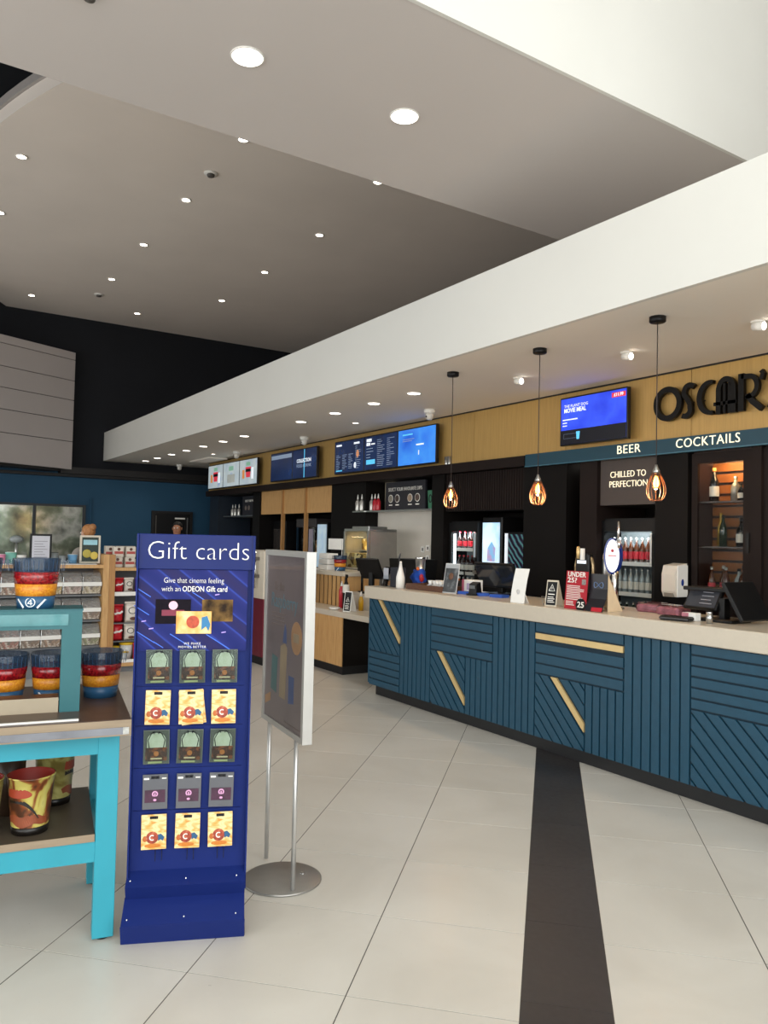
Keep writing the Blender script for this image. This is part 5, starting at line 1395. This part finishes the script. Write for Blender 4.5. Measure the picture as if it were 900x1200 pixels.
MB().lathe([(0, 0), (.035, 0), (.036, .22), (.015, .27), (.008, .32), (0, .32)], n=14).build('bottle', red_lbl, t); MB().lathe([(.0, .27), (.018, .27), (.006, .33), (0, .33)], n=10).build('nozzle', white_plastic, t)
t = thing('sauce_bottle', 'yellow sauce bottle behind the tent card on the low counter', 'bottle', (-8.02, 4.9, .736))
MB().lathe([(0, 0), (.03, 0), (.031, .12), (.015, .17), (.008, .2), (0, .2)], n=14).build('bottle', mat('mustard', 'c99a20', .3), t); MB().lathe([(.0, .17), (.018, .17), (.006, .23), (0, .23)], n=10).build('nozzle', white_plastic, t)
def tent(label, loc, rz, w_, h_, front, side=paper, mark=None, group='tent cards on the counters'):
    t = thing('tent_card', label, 'tent card', loc, rz, group)
    MB().prism([(0, 0), (.035, h_), (.038, h_), (.12, 0), (.116, 0), (.0365, h_-.006), (.004, 0)], 'x', -w_/2, w_/2).build('card', side, t)
    a = math.atan(.035/h_)
    p = MB().box(-w_/2+.008, w_/2-.008, -.0015, -.0003, .01, h_-.01).xf(Matrix.Rotation(-a, 4, 'X')).build('print_panel', front, t)
    if mark:
        q = MB(); mark(q); q.xf(Matrix.Rotation(-a, 4, 'X')).build('print_mark', text_white, p)
    return t
def tri(q):
    q.ribbon([(-.025, .12), (.025, .12), (0, .17), (-.025, .12)], .005, -.003, -.0015)
    q.box(-.002, .002, -.003, -.0015, .132, .15); q.box(-.028, .028, -.003, -.0015, .09, .097)
    for k in range(4): q.box(-.03, .03-.01*(k % 2), -.003, -.0015, .03+k*.013, .035+k*.013)
tent('black and white warning tent card on the low counter left of the bar', (-7.95, 4.66, .736), 20, .11, .24, black_plastic, mark=tri)
tent('cream and black warning tent card on the bar beside the red age sign', (-4.34, 4.36, 1.111), 14, .1, .2, black_plastic, mat('tent_cream', 'cfc4b0', .5), mark=tri)
t = thing('round_mark_card', 'small white card with a black ring on the low counter', 'sign', (-8.15, 4.78, .736), 0)
MB().box(-.06, .06, 0, .012, 0, .15).build('card', paper, t); MB().ribbon(arcp(0, .08, .025, .035, 0, 360, 18), .008, -.002, .0).build('print_ring', black_plastic, t)
solo(MB().lathe([(0, 0), (.04, 0), (.075, .025), (.072, .027), (.038, .004), (0, .004)], n=20), 'white_dish', white_plastic, 'small white dish at the left end of the low counter', 'dish', (-8.24, 4.66, .736))
def pos(label, loc, rz, w_=.36, h_=.26, tilt=35, stem=.16, lit=None):
    """touch-screen till on a stem, screen leaning back"""
    t = thing('touch_till', label, 'till', loc, rz, 'touch screen tills')
    MB().box(-.11, .11, -.09, .11, 0, .022, .004).build('base', black_plastic, t)
    MB().box(-.03, .03, -.0, .05, .022, stem+.06, .004).build('stem', black_plastic, t)
    M_ = Matrix.Translation((0, .0, stem)) @ Matrix.Rotation(math.radians(-tilt), 4, 'X')
    s_ = MB().box(-w_/2, w_/2, -.018, .014, -.02, h_-.02, .005).xf(M_).build('screen', black_plastic, t)
    MB().box(-w_/2+.015, w_/2-.015, -.0195, -.018, -.005, h_-.035).xf(M_).build('display', lit or mat('till_display', '22262c', .12, vary=.2, scale=8, coat=.5), s_)
    if lit:
        q = MB()
        for k in range(4): q.box(-.02, .09-.02*(k % 2), -.0205, -.0195, .03+k*.035, .038+k*.035)
        o = q.xf(M_).build('display_lines', em_white, s_); o['kind'] = 'stuff'
    return t
pos('touch till on the staff block left of the bar end', (-8.02, 5.06, .936), 200, .34, .28, 30, .2)
t = thing('scanner_pole', 'black scanner pole beside the far touch till', 'scanner', (-8.3, 5.08, .936))
MB().cyl((0, 0, 0), (0, 0, .012), .05, n=16).build('base', black_plastic, t); MB().cyl((0, 0, .012), (0, 0, .26), .016, n=12).build('pole', black_plastic, t); MB().box(-.04, .04, -.05, .02, .26, .34, .006).build('head', black_plastic, t)
t = thing('black_caddy', 'large black open caddy behind the bar end', 'caddy', (-7.72, 5.28, .936))
MB().prism([(-.22, 0), (.22, 0), (.28, .43), (-.28, .43)], 'y', 0, .32).build('body', black_plastic, t)
MB().box(-.27, .27, .01, .31, .43, .432).build('opening', black_in, t)
t = thing('card_tray', 'folded brown cardboard tray in front of the black caddy', 'tray', (-7.62, 5.08, .936))
MB().prism([(-.14, 0), (.14, 0), (.15, .14), (.04, .1), (0, .06), (-.05, .1), (-.15, .17)], 'y', 0, .1).build('tray', mat('kraft', '8f6b48', .7, vary=.08), t)
# popcorn warmer behind
t = thing('hot_cabinet', 'steel heated popcorn cabinet with a glass front on the back counter', 'popcorn warmer', (-9.5, 5.5, .0))
MB().box(0, .65, 0, .46, .951, 1.2, .01).build('base', mat('warmer_steel', 'a9a49b', .35, metal=.55, vary=.05), t)
MB().box(.63, .65, .03, .46, 1.2, 1.7).box(0, .02, .03, .46, 1.2, 1.7).box(.02, .63, .44, .46, 1.2, 1.7).build('side_shell', MATS['warmer_steel'], t)
MB().box(.0, .65, .0, .46, 1.7, 1.735, .006).build('top', steel, t)
MB().box(.05, .5, .1, .4, 1.735, 1.77, .006).build('vent', steel, t)
MB().box(.02, .63, .25, .43, 1.43, 1.44).build('inner_shelf', steel, t)
o = MB().box(.03, .62, .04, .42, 1.201, 1.4).box(.03, .62, .28, .42, 1.441, 1.6).build('popcorn', ramp_mat('popcorn_gold', [(.2, '4f3a1a'), (.45, '8a6a30'), (.6, 'd0b060'), (.8, 'f0e0a8')], 'voronoi', 14, .6), t); o['kind'] = 'stuff'
MB().box(.03, .62, .01, .014, 1.2, 1.7).build('glass', cooler_glass, t)
l = bpy.data.lights.new('heat_lamp', 'AREA'); l.energy = 5; l.size = .3; l.color = (1, .8, .45)
lo = bpy.data.objects.new('heat_lamp', l); COL.objects.link(lo); lo.parent = t; lo.location = (.32, .12, 1.69); lo.rotation_euler = (math.radians(30), 0, 0)
for q in (.0, .62): MB().box(q, q+.03, -.005, .02, 1.2, 1.7).build('corner_post', steel, t)
t = thing('wall_sockets', 'group of white socket plates on the white splashback', 'sockets', (-8.75, 6.335, 1.35))
for x, z in ((0, .12), (.12, .14), (.24, .14), (.12, .0), (.24, .0), (.42, .14)):
    p = MB().box(x-.04, x+.04, -.012, 0, z-.04, z+.04).build('plate', white_plastic, t); MB().box(x-.012, x+.012, -.014, -.012, z-.02, z+.02).build('socket_hole', black_plastic, p)

# ================================================================ THINGS ON THE BAR
BZ = 1.111
def onbar(name, label, cat, x, y, rz=0., group=None): return thing(name, label, cat, (x, y, BZ), rz, group)
t = onbar('utensil_pot', 'dark square utensil pot at the far end of the bar', 'pot', -6.66, 4.5)
MB().box(-.06, .07, -.05, .06, 0, .2, .004).build('pot', mat('slate_pot', '2c3038', .4), t)
MB().tube([(.02, 0, .19), (.035, 0, .3), (.06, -.01, .345)], .008, 8).build('utensil', mat('utensil_grey', '4a4a4c', .4, metal=.5), t)
t = onbar('acrylic_sheet', 'clear acrylic leaflet holder at the far end of the bar', 'leaflet holder', -6.8, 4.42)
MB().prism([(0, 0), (.05, .2), (.055, .2), (.012, .004), (.09, .004), (.09, 0)], 'x', -.05, .06).build('holder', clear, t); MB().box(-.04, .05, .028, .03, .06, .19).build('leaflet', mat('leaflet_grey', 'b9bcc4', .5), t)
t = onbar('squeeze_bottle', 'white cone topped bottle at the far end of the bar', 'bottle', -6.5, 4.43)
MB().lathe([(0, 0), (.045, 0), (.045, .11), (.02, .2), (.012, .25), (0, .25)], n=16).build('bottle', white_plastic, t); MB().lathe([(.0, .25), (.014, .25), (.01, .27), (0, .27)], n=10).build('tip', white_plastic, t)
t = onbar('steel_cup', 'tall steel mixing cup behind the blue cloth on the bar', 'cup', -6.8, 4.89)
MB().lathe([(0, 0), (.04, 0), (.055, .3), (.05, .3), (.037, .006), (0, .006)], n=20).build('cup', steel, t); MB().lathe([(.056, .29), (.058, .3), (.055, .304)], n=20).build('rim_bead', chrome, t)
t = onbar('blue_cloth', 'bundled blue cloth with a red tie on the bar beside the wicker tray', 'cloth', -6.62, 4.74)
q = MB().ball((0, 0, .1), .1, 20, (.95, .65, .85)); 
for k, v in enumerate(q.v): q.v[k] = (v[0]+.014*math.sin(v[2]*70+v[1]*60), v[1]+.014*math.sin(v[0]*80+v[2]*40), max(v[2]+.012*math.sin(v[0]*90), .001))
q.build('bundle', mat('cloth_blue', '1f4fb4', .7, vary=.15, scale=14), t)
MB().ball((.085, -.02, .1), .03, 10, (.6, 1, 1.6)).build('red_tie', red_lbl, t); MB().ball((.04, -.04, .19), .02, 8).build('knot', orange_b, t)
t = onbar('wicker_tray', 'low brown wicker tray on the bar', 'tray', -6.12, 4.56)
wk = mat('wicker', '5f4030', .6, vary=.2, scale=50, bump=.3)
q = MB().box(-.28, .28, -.11, .11, 0, .01)
q.build('tray_base', wk, t)
MB().box(-.28, .28, -.12, -.105, 0, .055).box(-.28, .28, .105, .12, 0, .055).box(-.295, -.28, -.12, .12, 0, .055).box(.28, .295, -.12, .12, 0, .055).build('tray_rim', wk, t)
rnd = random.Random(11)
for k in range(20):
    x = -6.0+(k % 5-2)*.058+(.02 if k >= 10 else 0); y = 4.56+((k//5) % 2-.5)*.085+rnd.uniform(-.012, .012); z = BZ+.011+.045*(k//10)
    t = thing('creamer_cup', ('lower' if k < 10 else 'upper')+f' layer white milk pot in the wicker tray, {"front" if (k//5) % 2 == 0 else "back"} row, {ord_[k % 5]} from the left', 'milk pot', (x, y, z), rnd.uniform(0, 90), 'milk pots in the wicker tray')
    MB().lathe([(0, 0), (.018, 0), (.024, .04), (0, .04)], n=10).build('pot', white_plastic, t); MB().lathe([(0, .04), (.027, .04), (.027, .044), (0, .044)], n=10).build('foil_lid', paper, t)
t = onbar('black_jug', 'small black jug with a thin spout behind the wicker tray', 'jug', -6.02, 4.82)
MB().lathe([(0, 0), (.045, 0), (.05, .05), (.03, .09), (.02, .1), (0, .1)], n=16).build('body', black_plastic, t); MB().tube([(.03, 0, .06), (.06, 0, .1), (.055, 0, .19)], .007, 8).build('spout', black_plastic, t)
t = onbar('photo_flyer', 'leaning photo flyer in a clear stand on the bar', 'flyer', -5.74, 4.46, 8)
M_ = Matrix.Rotation(math.radians(-10), 4, 'X')
MB().box(-.09, .09, 0, .004, .0, .28).xf(M_).build('holder', mat('flyer_edge', 'd0d0d0', .3), t)
p = MB().box(-.083, .083, -.0012, 0, .01, .272).xf(M_).build('print_photo', ramp_mat('flyer_print', [(.25, '1c1e20'), (.5, '3f4448'), (.65, '84898c'), (.8, '56483f')], 'noise', 12, .3), t)
MB().ball((0, -.003, .16), .03, 12, (1, .1, 1.1)).xf(M_).build('print_face', mat('print_brown', '6a4a38', .5), p)
MB().box(-.083, .083, -.003, -.0012, .235, .272).xf(M_).build('print_sky', mat('print_sky', 'a8adb2', .5), p)
MB().box(-.09, .09, .0, .1, 0, .004).build('foot', clear, t)
t = onbar('straw_box', 'small white and pink box behind the card reader', 'box', -5.62, 4.64)
MB().box(-.09, .09, -.05, .05, 0, .13, .003).build('box', paper, t); MB().box(-.09, -.06, -.052, .052, .0, .13).build('print_side', mat('print_pink', 'c86a86', .5), t); MB().box(-.02, .08, -.052, -.05, .04, .1).build('print_panel', mat('print_lilac', 'b9a8c4', .5), t)
t = onbar('card_reader', 'black card reader on a stand left of the middle till', 'card reader', -5.47, 4.55, 10)
MB().box(-.06, .06, -.06, .06, 0, .015, .004).build('base', black_plastic, t); MB().prism([(-.04, .015), (.04, .015), (.02, .12), (-.03, .1)], 'x', -.045, .045).build('reader', black_plastic, t); MB().box(-.035, .035, -.045, -.04, .06, .09).build('screen_window', mat('reader_screen', '4a4f52', .2), t)
pos('middle touch till seen from behind on the bar', (-5.4, 4.78, BZ), 4, .5, .24, -22, .09)
t = onbar('blue_napkins', 'blue paper napkins spread under the middle till', 'napkins', -5.5, 4.56)
for k, (x, a) in enumerate(((-.1, 12), (.08, -20), (.3, 8))):
    MB().box(-.07, .07, -.05, .05, .0, .025).xf(Matrix.Translation((x, .02*k, 0)) @ Matrix.Rotation(math.radians(a), 4, 'Z')).build('napkin', mat('napkin_blue', '2a55b0', .7, vary=.1), t)
t = onbar('white_leaflet', 'tall white leaflet standing in a curved holder at the bar edge', 'leaflet', -4.68, 4.33, 6)
pr = [(-.0, 0), (.012, .09), (.035, .19), (.062, .275)]
MB().prism(pr+[(y+.004, z) for y, z in pr[::-1]], 'x', -.072, .072).build('leaflet', paper, t)
MB().prism([(.012, .09), (.02, .09), (.075, .0), (.068, 0)], 'x', -.06, .06).build('prop', white_plastic, t)
MB().ball((.005, .004, .09), .016, 10, (1, .1, 1.3)).build('print_mark', mat('print_pale', 'c4c4c4', .6), t)
t = onbar('wire_easel', 'tiny silver wire easel on the bar left of the warning card', 'easel', -4.5, 4.45, -20)
MB().tube([(-.045, 0, .06), (-.02, 0, .003), (.0, .05, .003)], .003, 6).build('wire', steel, t); MB().tube([(-.045, 0, .06), (.035, 0, .06), (.0, 0, .003)], .003, 6).build('wire', steel, t)
# red age sign
t = onbar('age_check_sign', 'red age check sign standing at the bar edge', 'sign', -4.085, 4.355, -4)
red_sign = mat('sign_red', 'b3202f', .35, vary=.03)
M_ = Matrix.Rotation(math.radians(-5), 4, 'X')
p = MB().box(-.115, .112, 0, .004, 0, .283).xf(M_).build('panel', red_sign, t)
tl = math.radians(-5)
def st(body, size, x, z, bold, fit=0, m=text_white):
    text(body, size, m, p, (x, -.002+z*math.tan(math.radians(5)), z), .0006, bold, align='LEFT', tilt=tl, fit=fit)
st('UNDER', .052, -.1, .256, .001, .19); st('25?', .052, -.1, .212, .001, .1)
q = MB(); rr = random.Random(2)
for k in range(9): q.box(-.1, .085-rr.uniform(0, .05), -.002, -.0004, .17-k*.0125, .175-k*.0125)
for k in range(3): q.box(-.1, -.005-rr.uniform(0, .03), -.002, -.0004, .052-k*.0125, .057-k*.0125)
o = q.xf(M_).build('print_lines', text_white, p); o['kind'] = 'stuff'
MB().box(.055, .095, -.002, -.0004, .185, .225).xf(M_).build('print_photo', mat('print_grey_photo', '8f8a86', .5, vary=.4, scale=90), p)
MB().prism(arcp(.06, .035, .052, .05, 0, 360, 24), 'y', -.0025, -.0006).xf(M_).build('print_disc', black_plastic, p)
text('25', .06, text_white, p, (.062, -.0012, .036), .0006, .001, tilt=tl, fit=.07)
MB().prism([(.016, .1), (.008, 0), (.09, 0), (.086, .004), (.014, .004), (.02, .1)], 'x', -.1, .1).build('stand_foot', white_plastic, t)
# steel tap fount
t = onbar('tap_fount', 'twin pipe steel drinks fount with a single tap', 'beer tap', -4.33, 4.72)
copper = mat('warm_steel', 'a08a6a', .25, metal=.8)
for s_ in (-.09, .09): MB().tube([(s_, 0, .0), (s_, 0, .32), (s_*.85, 0, .37), (s_*.4, 0, .39)], .013, 10).build('pipe', copper, t)
MB().box(-.07, .07, -.03, .03, .1, .41, .01).build('body', black_plastic, t)
MB().box(-.045, .045, -.035, -.03, .33, .355).build('light_bar', em_white, t)
MB().tube([(-.03, -.04, .37), (-.02, -.05, .42), (-.03, -.04, .46)], [.012, .016, .012], 8).build('tap_handle', brass, t)
MB().box(.0, .03, -.05, -.03, .36, .45).build('tap_badge', white_plastic, t)
MB().cyl((0, 0, 0), (0, 0, .014), .11, n=20).build('base', steel, t)
t = onbar('steel_canister', 'slim steel canister beside the twin pipe fount', 'canister', -4.17, 4.8)
MB().lathe([(0, 0), (.035, 0), (.035, .4), (.02, .43), (0, .43)], n=16).build('body', steel, t); MB().cyl((0, 0, .43), (0, 0, .46), .015, n=10).build('cap', black_plastic, t)
# illuminated beer font and the dark card in front
t = onbar('beer_font', 'blue and white oval badge beer tap with chrome handle', 'beer tap', -4.0, 4.66, 12)
MB().cyl((0, .03, 0), (0, .03, .34), .035, n=18).build('column', chrome, t)
MB().cyl((0, .03, 0), (0, .03, .012), .08, n=20).build('base', chrome, t)
egg = arcp(0, .4, .066, .135, 0, 360, 36)
MB().prism(egg, 'y', -.01, .04).build('badge_shell', mat('badge_blue', '1f3580', .25, coat=.4), t)
MB().prism(arcp(.008, .4, .055, .122, 0, 360, 36), 'y', -.016, -.01).build('badge_face', mat('badge_white', 'f4f4f2', .3, vary=0, emit=.75), t)
MB().cyl((.01, -.016, .44), (.01, -.0175, .44), .013, n=14).build('badge_crest', mat('crest_red', 'b03a48', .4), t)
MB().box(-.025, .045, -.0175, -.016, .395, .408).build('badge_band', mat('crest_pink', 'd9a0a8', .4), t)
MB().tube([(.03, .0, .5), (.06, -.02, .52), (.07, -.03, .5), (.07, -.03, .46)], .012, 10).build('spout', chrome, t)
MB().tube([(.06, -.02, .52), (.062, -.022, .58), (.06, -.02, .66)], [.008, .012, .006], 10).build('tap_handle', chrome, t)
t = onbar('curved_promo_card', 'dark curved promotional card with a looped symbol propped on the bar', 'promo card', -3.90, 4.40, 6)
pr = [(-.06, 0), (-.045, .04), (-.012, .09), (.004, .16), (.006, .27)]
MB().prism(pr+[(y+.003, z) for y, z in pr[::-1]], 'x', -.075, .075).build('card', mat('promo_black', '201f24', .35, vary=.06), t)
MB().prism([(.008, .27), (.011, .27), (.19, 0), (.185, 0)], 'x', -.075, .075).build('prop_back', mat('prop_cream', 'd8c4a4', .6), t)
MB().prism([(.01, .0), (.01, .26), (.185, 0)], 'x', .071, .075).build('prop_side', MATS['prop_cream'], t)
pts = [(.04*math.sin(a)*1.0, .19+.02*math.sin(2*a)) for a in [2*PI*k/40 for k in range(41)]]
q = MB(); q.tube([(x, .0015, z) for x, z in pts], .0025, 6); q.build('loop_symbol', mat('symbol_blue', '6f88b0', .3, metal=.4), t)
MB().box(-.06, .06, -.004, .003, .115, .122).build('print_line', mat('print_dim', '6f6a68', .5), t)
MB().prism([(-.061, .002), (-.063, .002), (-.052, .03), (-.049, .028)], 'x', -.02, .07).build('print_foot', red_lbl, t)
# pink packs, wallet, nearest till
pinkp = mat('pack_pink', 'a86a78', .4, vary=.3, scale=25)
for lb, x, y, a in (('pink plastic wrapped pack on the bar, left one of two', -3.72, 4.78, 10), ('pink plastic wrapped pack on the bar, right one next to the nearest till', -3.5, 4.72, -6)):
    t = onbar('wrapped_pack', lb, 'pack', x, y, a, 'pink wrapped packs on the bar')
    MB().box(-.1, .1, -.07, .07, 0, .055, .012).build('contents', pinkp, t); MB().box(-.106, .106, -.075, .075, 0.0, .07, .02).build('wrapper', clear, t)
t = onbar('receipt_roll_box', 'small white and pink box beside the nearest till', 'box', -3.2, 4.5, 0)
MB().box(-.05, .05, -.03, .03, 0, .05, .002).build('box', paper, t); MB().box(-.05, .0, -.032, -.03, .0, .05).build('print_band', mat('print_rose', 'c07a88', .5), t)
t = onbar('black_wallet', 'flat black bill wallet lying on the bar front', 'wallet', -3.24, 4.40, 14)
MB().box(-.1, .1, -.05, .05, 0, .028, .01).build('cover', black_plastic, t); MB().box(-.095, .095, -.052, -.05, .008, .02).build('pages', mat('pages_grey', '3a3a3c', .6), t)
lit_t = mat('till_display_on', '3a3c42', .15, vary=.15, scale=6, emit=.12)
t = onbar('touch_till', 'nearest touch till with two angled screens on the bar', 'till', -3.06, 4.64, 0, 'touch screen tills')
MB().box(-.12, .12, -.1, .12, 0, .02, .004).build('base', black_plastic, t)
MB().box(-.02, .02, -.02, .04, .02, .15).build('stem', black_plastic, t)
Ma = Matrix.Translation((-.17, -.02, .065)) @ Matrix.Rotation(math.radians(-8), 4, 'Z') @ Matrix.Rotation(math.radians(-28), 4, 'X')
s_ = MB().box(-.13, .15, -.014, .012, 0, .17, .004).xf(Ma).build('front_screen', black_plastic, t)
MB().box(-.115, .135, -.0155, -.014, .015, .155).xf(Ma).build('display', lit_t, s_)
q = MB()
for k in range(4): q.box(-.0, .1-.015*(k % 2), -.0168, -.0155, .04+k*.027, .044+k*.027)
o = q.xf(Ma).build('display_lines', mat('display_grey_text', '9a9aa0', .4, emit=.2), s_); o['kind'] = 'stuff'
Mb = Matrix.Translation((.2, .02, .05)) @ Matrix.Rotation(math.radians(-30), 4, 'Y')
MB().box(-.012, .014, -.16, .16, -.03, .24, .004).xf(Mb).build('rear_screen', black_plastic, t)
MB().box(-.3, .1, -.01, .03, .19, .215, .004).build('top_bar', black_plastic, t)
t = onbar('pen_pot', 'small steel pen pot in front of the nearest till', 'pot', -3.02, 4.43)
MB().lathe([(0, 0), (.02, 0), (.02, .07), (.017, .07), (.017, .004), (0, .004)], n=14).build('pot', steel, t); MB().lathe([(.0205, .066), (.022, .07), (.0195, .073)], n=14).build('rim_bead', chrome, t)

# ================================================================ PEOPLE
def person(name, label, loc, rz, height, shirt, trousers, skin_c, hair_c, bun=False, arm_fwd=.25):
    s = height/1.75
    root = thing(name, label, 'person', loc, rz)
    V = []; E = []
    def v(x, y, z, r, p=None):
        V.append((x*s, y*s, z*s, r*s)); k = len(V)-1
        if p is not None: E.append((p, k))
        return k
    pel = v(0, 0, .95, .135); wa = v(0, 0, 1.1, .12, pel); ch = v(0, .0, 1.28, .14, wa); sh0 = v(0, .0, 1.41, .095, ch); ne = v(0, -.005, 1.5, .052, sh0)
    ja = v(0, -.02, 1.57, .066, ne); hd_ = v(0, -.012, 1.65, .08, ja); tp = v(0, -.005, 1.71, .062, hd_)
    for q in (-1, 1):
        so = v(q*.17, 0, 1.4, .062, sh0); el = v(q*.235, .02-arm_fwd*.2, 1.13, .042, so); wr = v(q*.2, -.22*arm_fwd*3, 1.0+arm_fwd*.2, .03, el)
        pa = v(q*.195, -.22*arm_fwd*3-.06, .98+arm_fwd*.2, .034, wr)
        px, py, pz = q*.195, -.22*arm_fwd*3-.09, .965+arm_fwd*.2
        for j, (dx, ln) in enumerate(((-.024, .06), (-.008, .07), (.008, .066), (.024, .05))):
            a = v(px+dx, py-.02, pz, .0095, pa); b = v(px+dx, py-.02-ln*.5, pz-.012, .0085, a); v(px+dx, py-.02-ln*.8, pz-.04, .0075, b)
        th = v(px-q*.036, py+.02, pz-.005, .0105, pa); v(px-q*.046, py-.02, pz-.015, .009, th)
        hp = v(q*.095, 0, .88, .098, pel); kn = v(q*.1, -.01, .5, .062, hp); an = v(q*.1, .02, .09, .042, kn); v(q*.105, -.12, .035, .034, an)
    me = bpy.data.meshes.new('body'); bm = bmesh.new(); lay = bm.verts.layers.skin.verify()
    bv = []
    for k, (x, y, z, r) in enumerate(V):
        b = bm.verts.new((x, y, z)); b[lay].radius = (r, r*(.82 if k in (pel, wa, ch, sh0) else 1)); b[lay].use_root = (k == 0); bv.append(b)
    for a, b in E: bm.edges.new((bv[a], bv[b]))
    bm.to_mesh(me); bm.free()
    o = bpy.data.objects.new('body', me); COL.objects.link(o)
    m1 = o.modifiers.new('skin', 'SKIN'); m1.use_smooth_shade = True
    m2 = o.modifiers.new('sub', 'SUBSURF'); m2.levels = 2
    dg = bpy.context.evaluated_depsgraph_get(); me2 = bpy.data.meshes.new_from_object(o.evaluated_get(dg))
    bpy.data.objects.remove(o)
    skin = mat('skin_'+skin_c, skin_c, .5, vary=.04); sm_ = mat('shirt_'+shirt, shirt, .8, vary=.05); tm_ = mat('trousers_'+trousers, trousers, .8, vary=.05); shoe = mat('shoe_black', '141414', .5)
    me2.materials.clear()
    for m in (skin, sm_, tm_, shoe): me2.materials.append(m)
    for p in me2.polygons:
        p.use_smooth = True
        c = p.center/s
        if c.z < .1: p.material_index = 3
        elif c.z < .95 and abs(c.x) < .175: p.material_index = 2
        elif c.z < 1.475 and not (abs(c.x) > .15 and c.z < 1.15): p.material_index = 1
        else: p.material_index = 0
    body = link('body', me2, root)
    hm = mat('hair_'+hair_c, hair_c, .6, vary=.2, scale=60, stretch=(1, 1, .2))
    q = MB().ball((0, .012*s, 1.67*s), .09*s, 20, (.93, 1.02, 1.0))
    q.v = [(x, max(y, -.055*s+(1.70*s-z)*.9) if z < 1.72*s else y, z) for x, y, z in q.v]
    h = q.build('hair', hm, root)
    if bun: MB().ball((0, .085*s, 1.72*s), .045*s, 14).build('hair_bun', hm, h)
    for q in (-1, 1):
        MB().ball((q*.03*s, -.088*s, 1.645*s), .011*s, 10).build('eye', text_white, body)
        MB().ball((q*.03*s, -.097*s, 1.645*s), .0055*s, 8).build('pupil', black_plastic, body)
        MB().ball((q*.08*s, -.005*s, 1.635*s), .022*s, 10, (.4, .8, 1.3)).build('ear', skin, body)
    MB().ball((0, -.098*s, 1.615*s), .015*s, 10, (.8, 1.1, 1.5)).build('nose', skin, body)
    MB().ball((0, -.083*s, 1.575*s), .02*s, 10, (1.2, .4, .3)).build('mouth', mat('lip_rose', '8a4a44', .5), body)
    return root
person('person', 'person with fair hair in a bun and pale grey top behind the shelving', (-10.2, 2.2, 0), -60, 1.70, 'a8a098', '2a2a30', 'c89a80', 'b07a4c', True, .3)
person('person', 'person with short dark hair and dark clothes in front of the black door', (-13.9, 4.55, 0), 55, 1.83, '1a1a1c', '17171a', 'a87458', '17120f')
# counter in front of the far staff
t = thing('ticket_desk', 'pale desk far back behind the sweets shelving', 'desk', (-12.9, 1.0, 0))
MB().box(0, .5, 0, 2.6, 0, 1.0).build('body', grey_panel, t); MB().box(-.03, .53, -.03, 2.63, 1.0, 1.04).build('worktop', worktop, t)
